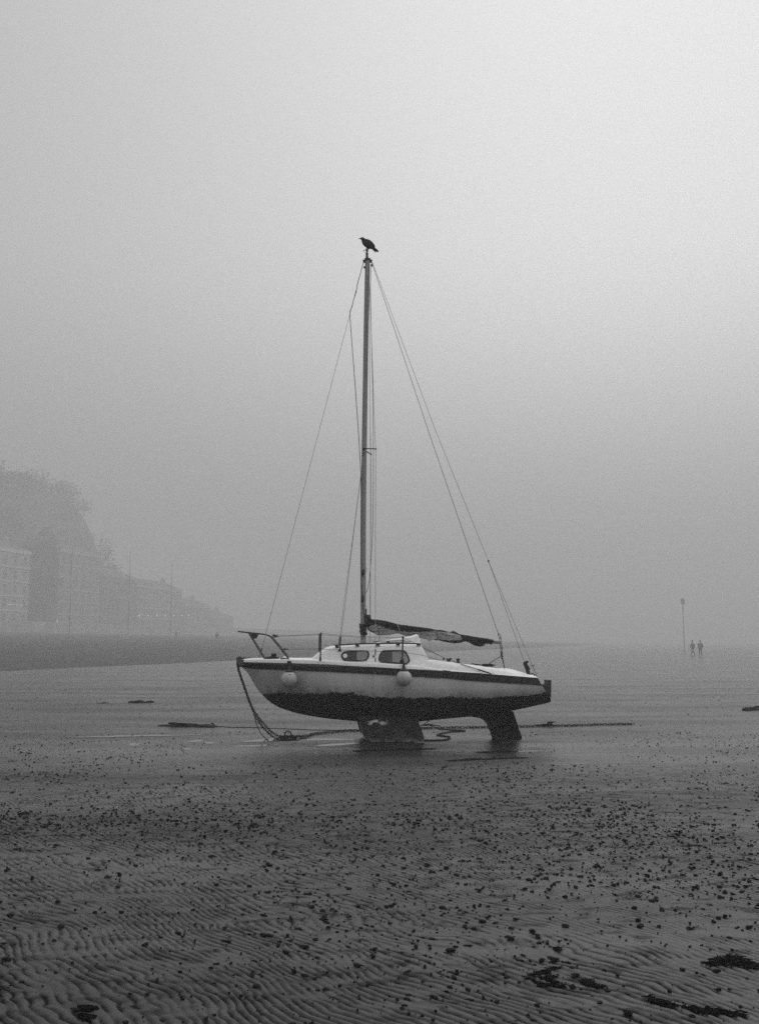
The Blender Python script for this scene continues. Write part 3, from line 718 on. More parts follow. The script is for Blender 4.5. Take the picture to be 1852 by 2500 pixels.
bp_ = nd('ShaderNodeBump', Strength=.5, Distance=.01); t.links.new(bnz.outputs['Fac'], bp_.inputs['Height']); t.links.new(bp_.outputs[0], b.inputs['Normal'])
lead = [(866, 1748), (871, 1756), (875.4, 1763), (879, 1773), (881.5, 1782), (884, 1792), (888, 1801), (896, 1808), (902, 1811)]
trail = [(1024, 1748), (1022, 1756), (1021.5, 1763), (1024, 1773), (1028, 1782), (1031.5, 1792), (1034.5, 1801), (1036, 1808), (1036.5, 1811)]
m = MB(); m.tube(spline([bl(a[0]+.6, a[1], -.44-.13*k/8-.045) for k, a in enumerate(lead[1:-1])], 3), .0055, 6); m.build('keel_edge', mat('worn_metal', .22, .6), boat)
for sg in (-1, 1):
    m = MB(); R = []
    for k, (a, c) in enumerate(zip(lead, trail)):
        f = k/8; yc = -.44-.13*f; la = bl(a[0], a[1], yc); tr_ = bl(c[0], c[1], yc); th = .05*(1-.25*f)+.05*(1-min(1, k/2))
        ring = []; prof = [(0, .55), (.02, .9), (.12, 1), (.5, .95), (.85, .5), (1, .15)]
        for u_, tk in prof: p = la.lerp(tr_, u_); ring.append(Vector((p.x, sg*(-yc)*1+th*tk, p.z)))
        for u_, tk in prof[::-1]: p = la.lerp(tr_, u_); ring.append(Vector((p.x, sg*(-yc)-th*tk, p.z)))
        R.append(ring)
    m.rings(R); m.build('bilge_keel', km, boat)
af = mat('antifouling', .009, .85, .5, 26, bump=.4, bscale=60, spec=.12)
def foil(name, poly, th, y=0, material=af):
    P = [bl(a, b_, y) for a, b_ in poly]; m = MB(); m.prism([p+Vector((0, -th/2, 0)) for p in P], (0, th, 0)); return m.build(name, material, boat, smooth=False, bevel=.012)
foil('skeg', [(1148, 1740), (1150, 1748), (1158, 1749), (1170, 1751), (1180, 1756), (1187, 1763), (1192.5, 1773), (1197, 1784), (1202, 1798), (1203, 1804), (1236.5, 1804), (1236, 1798), (1221, 1736), (1221, 1732)], .09)
foil('rudder', [(1223, 1737.5), (1249, 1738), (1251.5, 1742), (1270.5, 1801), (1271, 1805), (1238.8, 1805), (1238, 1798)], .06)
# bracket on the transom
P = [bl(a, b_, .12) for a, b_ in ((1322, 1672), (1336, 1671.8), (1336, 1704), (1341, 1704))]
m = MB(); m.prism([bl(a, b_, -.02) for a, b_ in ((1326.5, 1671.5), (1336.5, 1671.5), (1336.5, 1660.5), (1345, 1660.5), (1344.5, 1702.5), (1341, 1702), (1334, 1688))], (0, .30, 0)); m.build('motor_bracket', M['rail'], boat, smooth=False)
# bow fitting
m = MB(); m.prism([bl(a, b_, -.07) for a, b_ in ((578.8, 1605.5), (584, 1606.5), (587, 1610), (597, 1611.5), (600, 1620), (592, 1624), (584, 1623.5), (579.5, 1619))], (0, .14, 0)); 
m.build('bow_roller', mat('roller_grey', .06, .6, .3, 30), boat, smooth=False, bevel=.006)
# pulpit
for sg in (-1, 1):
    m = MB(); tr_ = [(582, 1541.5, 0), (590, 1542.5, -.10), (609, 1544.7, -.19), (630, 1546.8, -.27), (647, 1549, -.33), (655.4, 1552, -.36), (665.7, 1560, -.385), (688.3, 1588, -.42), (707, 1612.5, -.44)]
    m.tube([Vector((q.x, sg*-q.y*-1 if 0 else (q.y if sg < 0 else -q.y), q.z)) for q in spline([bl(a, b_, y) for a, b_, y in tr_], 4)], .0125, 8)
    m.tube([Vector((q.x, q.y*-sg, q.z)) for q in [bl(607, 1545.5, -.18), bl(648, 1612.5, -.22)]], .011, 8)
    m.build('pulpit_rail', M['tube'], boat)
m = MB(); c = bl(622, 1547, -.05)
m.rings([[c+Vector((r_*math.cos(a)*1.05, y, -abs(math.sin(a))*r_*1.5 if a > math.pi else 0.002)) for a in np.linspace(0, 2*math.pi, 24, endpoint=False)] for y, r_ in ((-.05, .045), (-.04, .058), (.04, .058), (.05, .045))])
m.build('bow_light', mat('lamp_housing', .04, .4), boat)
# stanchions
def stanchion(a, b_, y, r=.0125):
    m = MB(); p, q = bl(*a, y), bl(*b_, y); m.tube([q, p], r, 8); m.tube([q, q+Vector((0, 0, .06))], r*1.5, 8); m.lathe(p-Vector((0, 0, .02)), [(r, 0), (r*1.3, .01), (r*1.3, .025), (r*.6, .035)], 8)
    m.build('stanchion', M['tube'], boat)
stanchion((783.2, 1546.5), (781.8, 1614), -.72); stanchion((779.8, 1549.7), (778, 1611), .72)
stanchion((983.2, 1555.3), (981.4, 1617), -.88, .014); stanchion((979, 1557), (978, 1614), .88, .014)
# guard wires
def wire(name, pts, r=.0034, sag=0, material=None, sub=1):
    P = [bl(a, b_, y) for a, b_, y in pts]
    if sub > 1: P = spline(P, sub)
    m = MB(); m.tube(P, r, 6); return m.build(name, material or M['wire'], boat)
for sg in (-1, 1):
    k = sg
    wire('guard_wire', [(664, 1551 if sg < 0 else 1553.5, .38*k), (720, 1551.3 if sg < 0 else 1552.8, .6*k), (783 if sg < 0 else 780, 1547.2 if sg < 0 else 1550, .72*k), (880, 1554 if sg < 0 else 1556.5, .8*k), (983 if sg < 0 else 979, 1556 if sg < 0 else 1558, .88*k), (1084, 1606, .80*k)], .0032)
    wire('guard_wire', [(692, 1585, .42*k), (783, 1584.7, .72*k), (860, 1588, .80*k), (916, 1590, .82*k), (983, 1592.2, .88*k), (1030, 1599.5, .86*k), (1078, 1613, .8*k)], .0034)
for a in ((667, 1551, -.4), (669, 1554.5, .4), (693, 1585, -.42)):
    p = bl(*a); m = MB(); m.tube([p+Vector((-.02, 0, 0)), p+Vector((.05, 0, 0)), p+Vector((.09, 0, 0))], [.011, .011, .003], 6); m.box(p+Vector((.02, 0, 0)), (.014, .03, .045)); m.build('bottlescrew', M['black'], boat)
# mast
mp_ = [(886.2, 1572), (886.3, 1480), (886.6, 1300), (887.8, 1180), (889.4, 1060), (891.5, 930), (893.5, 800), (896.9, 634)]
MP = spline([bl(a, b_, 0) for a, b_ in mp_], 4)
m = MB(); m.tube(MP, [.0475-.004*(i/len(MP)) for i in range(len(MP))], 20, ry=.036); mast = m.build('mast', M['mast'], boat)
p = bl(887, 1574, 0); MB().box(p+Vector((.03, 0, .0)), (.17, .12, .055)).box(p+Vector((.0, 0, -.03)), (.24, .16, .03)).build('mast_step', M['tube'], boat, smooth=False, bevel=.006)
# groove and dark lines running down the mast
m = MB(); m.tube([q+Vector((.012, -.034, 0)) for q in MP[-9:-1]], .004, 6); m.build('mast_groove', M['black'], mast)
def mcleat(y0, y1, x):
    m = MB(); a, b_ = bl(x, y0, -.05), bl(x-.6, y1, -.05); m.tube([a, a.lerp(b_, .3), b_.lerp(a, .3), b_], [.006, .016, .02, .006], 8)
    for k in range(5): q = a.lerp(b_, .2+.13*k); m.tube([q+Vector((-.022, 0, -.02)), q+Vector((0, -.016, 0)), q+Vector((.022, 0, .02))], .006, 6)
    m.build('cleat', M['black'], mast)
mcleat(1389, 1408, 886); mcleat(1453, 1473, 885.3)
# masthead
zt = MP[-1]; m = MB()
m.box(zt+Vector((0, 0, .0)), (.105, .09, .035))
a, b_ = bl(885.3, 637, 0), bl(908.5, 637, 0); m.prism([bl(885, 633.8, -.012), bl(892, 633.5, -.012), bl(892, 641, -.012), bl(887.5, 641, -.012)], (0, .024, 0)); m.prism([bl(901, 633.5, -.012), bl(908.8, 633.8, -.012), bl(907, 641, -.012), bl(901, 641, -.012)], (0, .024, 0))
m.build('mast_cap', M['rail'], mast, smooth=False)
sx = bl(895.6, 630, 0); top = bl(895.4, 612.6, 0); H_ = top.z-sx.z
m = MB(); m.lathe((sx.x, 0, sx.z), [(.026, -.02), (.024, H_*.25), (.018, H_*.5), (.024, H_*.55), (.024, H_*.62), (.016, H_*.7), (.016, H_*.92), (.022, H_)], 12); m.build('masthead_light', M['rail'], mast)
m = MB(); q = bl(893, 622, 0); m.tube([q, bl(889, 614, 0), bl(887.3, 611.5, 0)], .003, 6); m.blob(bl(887.3, 611.5, 0), (.018, .018, .018), .1, 6); m.tube([bl(887.3, 611.3, 0), bl(893, 609.4, 0)], .002, 6); m.build('wind_vane', M['black'], mast)
m = MB(); m.blob(bl(907.5, 647.5, 0), (.028, .02, .062), .15, 8, 2); m.build('halyard_block', M['black'], mast)
m = MB(); m.blob(bl(889.3, 652.5, -.02), (.03, .03, .05), .2, 8, 5); m.build('shroud_tang', M['black'], mast)
# spreaders
for sg, tip, rt in ((-1, (917, 1095.8), (888, 1095)), (1, (905.5, 1109.5), (893, 1101))):
    a = bl(*rt, sg*.03); b_ = bl(*tip, sg*.40); m = MB(); m.tube([a, b_], [.011, .009], 8); m.blob(b_, (.03, .03, .03), .1, 6); m.build('spreader', M['black'], mast)
m = MB(); m.blob(bl(888.3, 1096, -.05), (.035, .03, .045), .2, 8, 9); m.tube([bl(889, 1098, -.05), bl(887.5, 1105, -.05), bl(886.3, 1112.5, -.045)], .006, 6); m.build('spreader_bracket', M['black'], mast)
# standing rigging
wire('forestay', [(887, 640, 0), (637.5, 1590, 0)], .0034)
wire('forestay_tail', [(637.5, 1590, 0), (631.5, 1607, 0)], .004)
m = MB(); p, q = bl(640, 1582, 0), bl(636.3, 1592, 0); m.tube([p, p.lerp(q, .3), p.lerp(q, .6), q], [.004, .012, .012, .004], 8); m.build('bottlescrew', M['black'], boat)
def two(name, near, far, r=.0034):
    wire(name, near, r); wire(name, far, r)
two('cap_shroud', [(900, 640, -.02), (914.8, 1060, -.36), (917, 1096, -.40), (916, 1300, -.5), (916, 1480, -.62), (916.2, 1584, -.72)],
    [(900, 640, .02), (904, 1060, .38), (905.5, 1110, .40), (904.6, 1300, .5), (903, 1480, .62), (903, 1566, .68)])
wire('cap_shroud', [(916.2, 1480, -.62), (916.1, 1618, -.76)], .0034, material=M['cord'])
two('lower_shroud', [(880.6, 1163, -.04), (863.2, 1300, -.2), (842, 1480, -.46), (832, 1554, -.58)], [(880.2, 1163, .04), (862.6, 1300, .2), (838.5, 1480, .46), (829.5, 1554, .55)])
for a, b_, y in (((832, 1553), (829.5, 1586), -.58), ((829, 1553), (827, 1578), .55), ((916.1, 1584), (916.1, 1600), -.73), ((916.1, 1606), (916, 1616), -.76)):
    p, q = bl(*a, y), bl(*b_, y); m = MB(); m.tube([p, p.lerp(q, .15), p.lerp(q, .85), q], [.004, .010, .010, .006], 8); m.build('bottlescrew', M['black'], boat)
m = MB(); p = bl(829, 1588, -.575); m.prism([p+Vector((-.035, -.01, -.02)), p+Vector((.035, -.01, -.02)), p+Vector((.01, -.01, .03)), p+Vector((-.01, -.01, .03))], (0, .03, 0)); m.build('chainplate', M['black'], boat)
wire('backstay', [(908.5, 640, 0), (1063, 1037*.0+1052, 0), (1191.6, 1370, 0)], .0034)
p = bl(1191.6, 1370, 0); m = MB(); m.blob(p, (.03, .02, .05), .1, 6); m.build('bridle_block', M['black'], boat)
wire('backstay_bridle', [(1191.6, 1370, 0), (1238, 1500, -.27), (1279, 1616, -.5)], .0034); wire('backstay_bridle', [(1191.6, 1370, 0), (1246, 1500, .25), (1298, 1624, .5)], .0032)
wire('bridle_tail', [(1298, 1623, .5), (1310, 1652, .56)], .0055)
m = MB(); p = bl(1299, 1625, .5); m.tube([p+Vector((-.03, 0, -.01)), p+Vector((.04, 0, .012))], .006, 6); m.build('toggle', M['black'], boat)
m = MB(); m.prism([bl(a, b_, -.51) for a, b_ in ((1278.5, 1618), (1287.5, 1614.3), (1288, 1617.5), (1284, 1619.5), (1288, 1626), (1293, 1633.5), (1290, 1634), (1292.5, 1646), (1287, 1644.5), (1283.5, 1633), (1280, 1624))], (0, .05, 0)); m.build('tackle_bundle', M['rope'], boat, smooth=False, bevel=.008)
m = MB()
for a in ((1295, 1648), (1298, 1645.5), (1302, 1648), (1300, 1649.5)): m.blob(bl(*a, -.3), (.045, .04, .04), .35, 6, int(a[0]))
m.build('stern_cleat', M['rail'], boat)
wire('topping_lift', [(907, 640, 0), (960, 797, 0), (1054, 1095*.0+1078, 0), (1140, 1328, 0), (1217, 1552, 0)], .0045)
# halyards
wire('halyard', [(886.6, 641, -.01), (880.5, 664, -.01), (872.5, 692.4, -.01), (869.3, 712, -.01), (862, 736, -.01), (859, 750, -.01), (854, 762.4, -.01), (856, 800, -.02), (865.8, 930, -.02), (875, 1060, -.03), (878, 1110, -.03), (880.6, 1157, -.04), (881, 1220, -.05), (880.6, 1380, -.055), (882.5, 1440, -.055), (887, 1490, -.06), (891, 1507, -.06)], .0065, material=M['rope'], sub=3)
wire('halyard', [(905.5, 645, 0), (904, 700, 0), (905.3, 780, 0), (909, 930, -.01), (911, 1060, -.01), (911, 1180, -.01), (909, 1300, -.01), (904, 1385, -.01), (900, 1425, -.02), (893.5, 1448, -.03)], .005, material=M['rope'], sub=3)
wire('halyard', [(902.5, 645, .01), (901.2, 730, .01), (902, 800, .01), (903.6, 1060, .01), (904, 1300, .01), (904, 1490, .02), (906.5, 1510, .0)], .0028, sub=2)
wire('halyard', [(893.5, 1385, -.05), (894.8, 1390, -.06), (893, 1396, -.06), (889, 1399, -.055)], .003, material=M['rope'], sub=3)
# boom, stowed sail under its cover, sail ties
m = MB(); m.tube([bl(893, 1527, 0), bl(1221, 1569.5, 0)], .028, 12); m.build('boom', mat('boom_alloy', .12, .5, .2, 12), boat)
topc = table([(896, 1512), (903.6, 1511), (922.5, 1512.7), (941, 1515), (973, 1523.6), (1005, 1528), (1034, 1531.6), (1055, 1534.5), (1066, 1538), (1078, 1537.4), (1098, 1543), (1108.5, 1540), (1123, 1548), (1143.5, 1551.5), (1165, 1555), (1191, 1558.7), (1206, 1561.7)], -.1)
botc = table([(896, 1534), (903.6, 1541.8), (915, 1546), (925.4, 1552), (950, 1550.5), (973, 1546), (991, 1552.7), (1017, 1551), (1024, 1558), (1042, 1561), (1050, 1567.5), (1056, 1561.4), (1070, 1563), (1086, 1567), (1110.5, 1571), (1125, 1569.5), (1137, 1566), (1143, 1566.5), (1152, 1572), (1162, 1577), (1174, 1579), (1182.6, 1577), (1187, 1571), (1196, 1572), (1202, 1574.5), (1205, 1568)], -.1)
tone = table([(896, 1532), (905, 1528), (918, 1524), (940, 1534), (973, 1541), (1014, 1543.5), (1056, 1542), (1063.5, 1540), (1069, 1542.5), (1102, 1544.5), (1123, 1550.8), (1129, 1562), (1133, 1570), (1206, 1590)], -.1)
tone2 = table([(896, 1530), (903, 1538), (912, 1541), (925, 1556), (1050, 1572), (1058, 1559.5), (1075, 1561.5), (1095, 1564), (1125, 1562), (1206, 1562)], -.1)
m = MB(); R = []; A = []; NX = 240; NR = 40
for i in range(NX+1):
    x = topc[0][0]+(topc[0][-1]-topc[0][0])*i/NX; zt_, zb_ = ti(topc, x), ti(botc, x); c = (zt_+zb_)/2; h = max(.02, (zt_-zb_)/2)
    yw = .115*min(1, h/.09+.25)*(1-.35*i/NX); ring = []
    if i == 0: yw *= .5; h *= .6
    for j in range(NR):
        a = 2*math.pi*j/NR; ca, sa = math.cos(a), math.sin(a)
        z = c+h*sa; u = x*1.0; fold = math.sin((z-c)*95+u*9+4*vn(np.array([u*2.2]), np.array([a]))[0])
        fo = (.010*fold+.02*(vn(np.array([u*9.+z*14]), np.array([z*30.]))[0]-.5))*(abs(ca))
        yy = -(yw+fo)*ca*(1-.25*max(0, -sa))*(abs(ca)**-.25 if abs(ca) > .05 else 1)
        p = Vector((x, yy, z)); ring.append(p)
        d = min((z-ti(tone, x)), 1) ; d2 = ti(tone2, x)-z
        A.append(1.0 if max(d, d2) < 0 else 0.0)
    R.append(ring)
m.rings(R, at=A)
sm = bpy.data.materials.new('sail_and_cover'); sm.use_nodes = True; t = sm.node_tree; b = t.nodes['Principled BSDF']
tcn = nd('ShaderNodeTexCoord'); at = nd('ShaderNodeAttribute', attribute_name='tone')
cl = noise(7, 6, (1, 1, 4), .3, .75, .22, .48).outputs[0]; dk = noise(12, 5, (1, 1, 2), .3, .7, .007, .02).outputs[0]
mx = nd('ShaderNodeMix', data_type='FLOAT'); t.links.new(mathn('MULTIPLY', mathn('SUBTRACT', at.outputs['Fac'], .4), 5, True), mx.inputs[0]); t.links.new(dk, mx.inputs[2]); t.links.new(cl, mx.inputs[3])
t.links.new(mx.outputs[0], b.inputs['Base Color']); b.inputs['Roughness'].default_value = .85; b.inputs['Specular IOR Level'].default_value = .2
wv = nd('ShaderNodeTexWave', Scale=9, Distortion=6, Detail=4); mpw = nd('ShaderNodeMapping'); mpw.inputs['Rotation'].default_value = (0, math.radians(62), 0)
t.links.new(tcn.outputs['Object'], mpw.inputs[0]); t.links.new(mpw.outputs[0], wv.inputs['Vector'])
bp_ = nd('ShaderNodeBump', Strength=.8, Distance=.02); t.links.new(wv.outputs['Fac'], bp_.inputs['Height']); t.links.new(bp_.outputs[0], b.inputs['Normal'])
sail = m.build('stowed_sail', sm, boat, attr='tone')
for px, mtl in ((922, 'rope'), (973, 'cord'), (1066, 'rope'), (1143.5, 'rope'), (1191, 'rope')):
    x = bl(px, 1540, -.1).x; zt_, zb_ = ti(topc, x), ti(botc, x); c = (zt_+zb_)/2; h = (zt_-zb_)/2+.004; m = MB()
    m.tube([Vector((x+.02*math.sin(a*2), .125*math.cos(a), c+h*math.sin(a))) for a in np.linspace(0, 2*math.pi, 30)], .004, 6); m.build('sail_tie', M[mtl], sail)
wire('sail_tie_end', [(925.5, 1552, -.08), (926, 1560, -.08), (922.5, 1566, -.08), (917, 1568.5, -.08)], .004, material=M['rope'], sub=3)
wire('sail_tie_end', [(1207, 1571, -.05), (1208.5, 1578, -.05), (1212, 1583, -.05)], .0015, sub=2)
# gooseneck bundle, coiled lines on the mast
m = MB(); m.prism([bl(a, b_, -.06) for a, b_ in ((891.5, 1501), (897, 1501.5), (902.8, 1502), (904.3, 1510), (902, 1518), (896, 1525), (890, 1514))], (0, .12, 0)); m.prism([bl(a, b_, -.02) for a, b_ in ((892.3, 1487), (894, 1487), (894, 1503), (892.3, 1503))], (0, .03, 0)); m.build('gooseneck_wrap', mat('wrap_cloth', .014, .8, .4, 40, bump=.5), boat, bevel=.01, smooth=False)
m = MB()
for k in range(16):
    c = bl(random.uniform(879.5, 893), random.uniform(1527, 1549), random.uniform(-.10, -.05)); m.blob(c, (random.uniform(.04, .075), .06, random.uniform(.04, .08)), .3, 7, k)
for k in range(9):
    c = bl(random.uniform(881, 892), random.uniform(1530, 1547), -.11); r_ = random.uniform(.03, .06)
    m.tube([c+Vector((r_*.55*math.cos(a), -.012*math.sin(a*2), r_*1.1*math.sin(a))) for a in np.linspace(0, 2*math.pi, 18)], .005, 5)
m.blob(bl(880, 1524.5, -.05), (.06, .05, .035), .3, 7, 99)
m.build('coiled_lines', M['rope'], boat)
wire('coil_end', [(886, 1549, -.08), (885, 1556, -.08), (883.5, 1561, -.06)], .008, material=M['rope'])
wire('coil_end', [(891, 1511, -.07), (893, 1514, -.08), (896, 1514.6, -.08)], .0025, material=M['cord'], sub=3)
wire('coil_end', [(877, 1562, -.1), (875, 1566, -.1), (874.5, 1569, -.1)], .0015)
wire('outhaul', [(893.5, 1546, -.06), (897, 1540, -.05), (901, 1537, 0)], .005, material=M['rope'])
# foredeck clutter (lies loose on the deck) and the mooring chain over the roller
def btag(o, label, cat, group=None): return tag(o, label, cat, group)
heap = empty('rope_heap', bw2(bl(668, 1612, -.1)), TH, 'dark heap of old rope and chain on the foredeck below the pulpit', 'rope heap'); hz0 = bl(668, 1612, -.1)
m = MB()
for k in range(26):
    px = random.uniform(647, 688); py = 1611.5-random.random()*(7.5 if px < 677 else 2.5)*(1-abs((px-664)/26)**2*.7); c = bl(px, py, random.uniform(-.22, .1))-hz0
    m.blob(c, (random.uniform(.04, .08), random.uniform(.04, .08), random.uniform(.025, .045)), .3, 6, k)
for k in range(10):
    c = bl(random.uniform(652, 684), 1609-random.random()*4, -.2)-hz0; r_ = random.uniform(.04, .09)
    m.tube([c+Vector((r_*math.cos(a), r_*.8*math.sin(a), .012*math.sin(3*a+k))) for a in np.linspace(0, 2*math.pi, 20)], .007, 5)
m.build('rope_coils', M['rope'], heap)
p = bl(668.6, 1600.5, -.12); MB().box(p-Vector((0, 0, .0)), (.085, .085, .062)).box(p+Vector((0, 0, .032)), (.098, .098, .012)).box(p-Vector((0, 0, .055)), (.06, .06, .06)).build('mooring_bitt', M['black'], boat, smooth=False, bevel=.005)
m = MB(); q = bl(697, 1606.5, -.3)
m.lathe(Vector((0, 0, -.04)), [(.05, 0), (.052, .02), (.05, .035), (.035, .062), (.01, .072)], 14)
o = m.build('deck_vent', M['white'], boat); o.location = q; o.rotation_euler = (0, .4, 0)
m = MB()
for k in range(5): m.blob(bl(688+k*2.6, 1609.5-abs(k-2)*.2, -.36), (.05, .05, .035), .35, 6, k)
m.build('deck_line', M['rail'], boat)
CHG = 'mooring chains and lines at the bow'
def gz(p): return float(ground_h(np.array([p.x]), np.array([p.y]))[0])
def mk_chain(name, P, L, w_, r, label, group=None):
    P = resample(P, L*.72); c = P[0].copy(); m = MB()
    for k, (a, b_) in enumerate(zip(P, P[1:])):
        d = (b_-a).normalized(); e = (L-(b_-a).length)/2; s = Vector((0, 0, 1)) if (k % 2) else Vector((.3, -1, 0))
        if abs(d.z) > .8: s = Vector((1, 0, 0)) if k % 2 else Vector((0, 1, 0))
        s = s+Vector((random.uniform(-.3, .3), random.uniform(-.3, .3), random.uniform(-.3, .3)))
        m.link(a-d*e, b_+d*e, s, w_, r)
    o = m.build(name, M['chain'], origin=c); return tag(o, label, 'chain', group)
def bows(L_, y0, y1, onground):
    o_ = []
    for i, (a, b_) in enumerate(L_):
        if i >= onground: g = G(a, b_); g.z = gz(g)+.015; o_.append(g)
        else: o_.append(bw2(bl(a, b_, y0+(y1-y0)*i/onground)))
    return spline(o_, 4)
gend = G(705, 1801.5)
yg = (gend-B0).dot(_nb)
A_ = bows([(640, 1608.3), (612, 1609.0), (592, 1607.2), (581, 1605), (579.3, 1613), (581, 1627), (586.6, 1647), (596, 1673.7), (608.4, 1710), (618, 1732), (632.6, 1753.6), (647, 1770.6), (664, 1787.5), (681, 1797.5), (694, 1801.5), (704, 1801.5)], 0, yg, 14)
mk_chain('mooring_chain', A_, .055, .030, .0058, 'upper of two rusty chains looping from the bow roller to the sand', CHG)
B_ = bows([(579.3, 1617), (581.5, 1632), (587.6, 1652), (597, 1680), (608.4, 1712), (616, 1731), (625, 1751), (640, 1773), (657, 1791), (672, 1801.5), (686, 1803.5), (700, 1802)], -.03, yg-.06, 10)
mk_chain('mooring_chain', B_, .055, .030, .0058, 'lower of two rusty chains hanging from the bow roller, nearer the slack rope', CHG)
C_ = bows([(579.5, 1620), (583, 1640), (592, 1668), (604, 1702), (617, 1734), (625, 1763), (632.6, 1782.7), (640, 1794.5), (648, 1803), (655, 1807)], -.05, yg-.3, 8)
m = MB(); m.tube(C_, .0075, 7); tag(m.build('mooring_rope', M['rope'], origin=C_[0]), 'slack dark rope hanging straight down from the bow roller ahead of the chains', 'rope', CHG)
# chain knot, ground chains
gc = [G(705, 1801.5)]+[G(a, b_) for a, b_ in ((729.5, 1800), (753.7, 1797), (763, 1793.5), (790, 1790), (826, 1786.5), (850, 1785), (875, 1784.3), (930, 1782.5), (980, 1781), (1024, 1779), (1071, 1778), (1123, 1777), (1193, 1776), (1263, 1774.7), (1308, 1773.7), (1341, 1773), (1380, 1772.6), (1424, 1771.2), (1466, 1770), (1510, 1769.6), (1545, 1769.4))]
for g in gc: g.z = gz(g)+.018
gc = spline(gc, 3)
for i, g in enumerate(gc): g.z = max(g.z, gz(g)+.016); g.x += random.uniform(-.01, .01); g.y += random.uniform(-.03, .03)
mk_chain('ground_chain', gc, .08, .044, .0075, 'long rusty chain lying on the sand from below the bow past the rudder', 'chains lying on the sand')
kn = empty('shackle_knot', G(703, 1802), 0, 'tangled shackle joining the hanging chains to the ground chain', 'shackle'); kb_ = kn.location.copy()
m = MB()
for k in range(12): m.blob(Vector((-.13+k*.025, random.uniform(-.03, .03), .015+random.random()*.02)), (.07, .06, .045), .3, 6, k)
m.build('knot', M['chain'], kn)
m = MB(); m.tube([Vector((.0+.055*math.cos(a), -.02, .06+.055*math.sin(a)*1.1)) for a in np.linspace(-.3, 5.0, 22)], .012, 7); m.build('shackle_ring', M['chain'], kn)
an = empty('weed_clump', G(1342, 1773.2), 0, 'small knot of weed caught on the ground chain beyond the rudder', 'weed')
m = MB()
for k in range(16): m.blob(Vector((random.uniform(-.26, .08), random.uniform(-.04, .04), .015+random.random()*.02)), (.08, .05, .035), .35, 6, k)
for k in range(8):
    a = Vector((random.uniform(-.08, .04), 0, .02)); m.tube([a, a+Vector((random.uniform(-.02, .05), random.uniform(-.03, .03), .045)), a+Vector((random.uniform(.02, .09), 0, .075))], [.014, .012, .007], 5)
m.build('fronds', M['weed'], an)
# rope snake near the rudder, line from the driftwood, hanging line
def ground_rope(name, pts, r, label, cat, group=None, mtl='rope'):
    P = [G(a, b_) for a, b_ in pts]
    P = spline(P, 6)
    for q in P: q.z = gz(q)+r*.6
    m = MB(); m.tube(P, r, 6); return tag(m.build(name, M[mtl], origin=P[0]), label, cat, group)
ground_rope('loose_rope', [(1030, 1807.5), (1061, 1807.7), (1088, 1806), (1098, 1801.5), (1090, 1798), (1070, 1796), (1067, 1794), (1080, 1790.5), (1102, 1787), (1128, 1786), (1134, 1784.5), (1120, 1783.3), (1102, 1783), (1092, 1781), (1070, 1780.3)], .017, 'loose dark rope snaking over the sand between keel and rudder', 'rope')
ground_rope('thin_line', [(524, 1774), (545, 1773.6), (560, 1775.4), (620, 1775.8), (700, 1779), (730, 1780), (760, 1781.5), (802, 1782), (850, 1783.5)], .008, 'thin line lying on the sand between the driftwood and the ground chain', 'line')
P = [bw2(bl(1047, 1759, -.1)), G(1023, 1774)]; m = MB(); m.tube([P[0], P[0].lerp(P[1], .5)+Vector((0, 0, -.01)), P[1]], .007, 6); tag(m.build('hanging_line', M['rope'], origin=P[0]), 'short dark line hanging from the hull bottom behind the keel to the sand', 'line')
m = MB(); g = G(1045, 1774); 
for k in range(5):
    m.tube([Vector((-.17+random.uniform(-.03, .03), random.uniform(-.06, .06), .02)), Vector((0, random.uniform(-.05, .05), .03+random.random()*.02)), Vector((.2+random.uniform(-.05, .05), random.uniform(-.06, .06), .018))], [.006, .014, .005], 5)
m.blob((.05, 0, .03), (.08, .06, .05), .3, 6); tag(m.build('stick_bundle', M['wood'], origin=None), 'small bundle of dark sticks on the sand behind the keel', 'sticks').location = g
def tilt_line(a, b_): pass
# ropes and winches on the coaming
def bobj(name, mtl, fn, parent=boat):
    m = MB(); fn(m); return m.build(name, M[mtl], parent)
def f(m):
    for a, y in (((1082.3, 1608.3), -.76), ((1099, 1608.5), -.7)): p = bl(*a, y); m.blob(p, (.04, .04, .04), .12, 8, 3)
    p = bl(1094, 1611.5, -.72); m.box(p, (.06, .05, .05)); m.tube([bl(1082, 1608, -.76), bl(1099, 1610, -.72), bl(1112, 1618, -.74)], .006, 6)
bobj('jam_cleat', 'winch', f)
def f(m):
    p = bl(1117.5, 1621, -.72); s = bl(1117.5, 1607.5, -.72).z-p.z
    m.lathe(p, [(.045, 0), (.04, s*.2), (.026, s*.4), (.026, s*.75), (.036, s*.95), (.034, s)], 14)
bobj('winch', 'winch', f)
def f(m):
    P = spline([bl(1123, 1620.5, -.80), bl(1150, 1629, -.83), bl(1176, 1637.5, -.86), bl(1199, 1645, -.875)], 4); m.tube(P, .006, 6); m.tube(P[6:], [.006]+[.013]*(len(P)-8)+[.006], 7)
    c = bl(1203, 1645.8, -.88); m.tube([c+Vector((.018*math.cos(a), 0, .018*math.sin(a))) for a in np.linspace(0, 6.28, 12)], .003, 5)
bobj('sheet_tackle', 'winch', f)
def f(m):
    m.tube(spline([bl(1028, 1628.5, -.9), bl(1036, 1630, -.9), bl(1041, 1632.5, -.9), bl(1052, 1633, -.9), (bl(1075, 1636.3, -.92)), bl(1098, 1638, -.93)], 3), [.012]*9+[.005]*7, 6)
bobj('jib_sheet', 'rope', f)
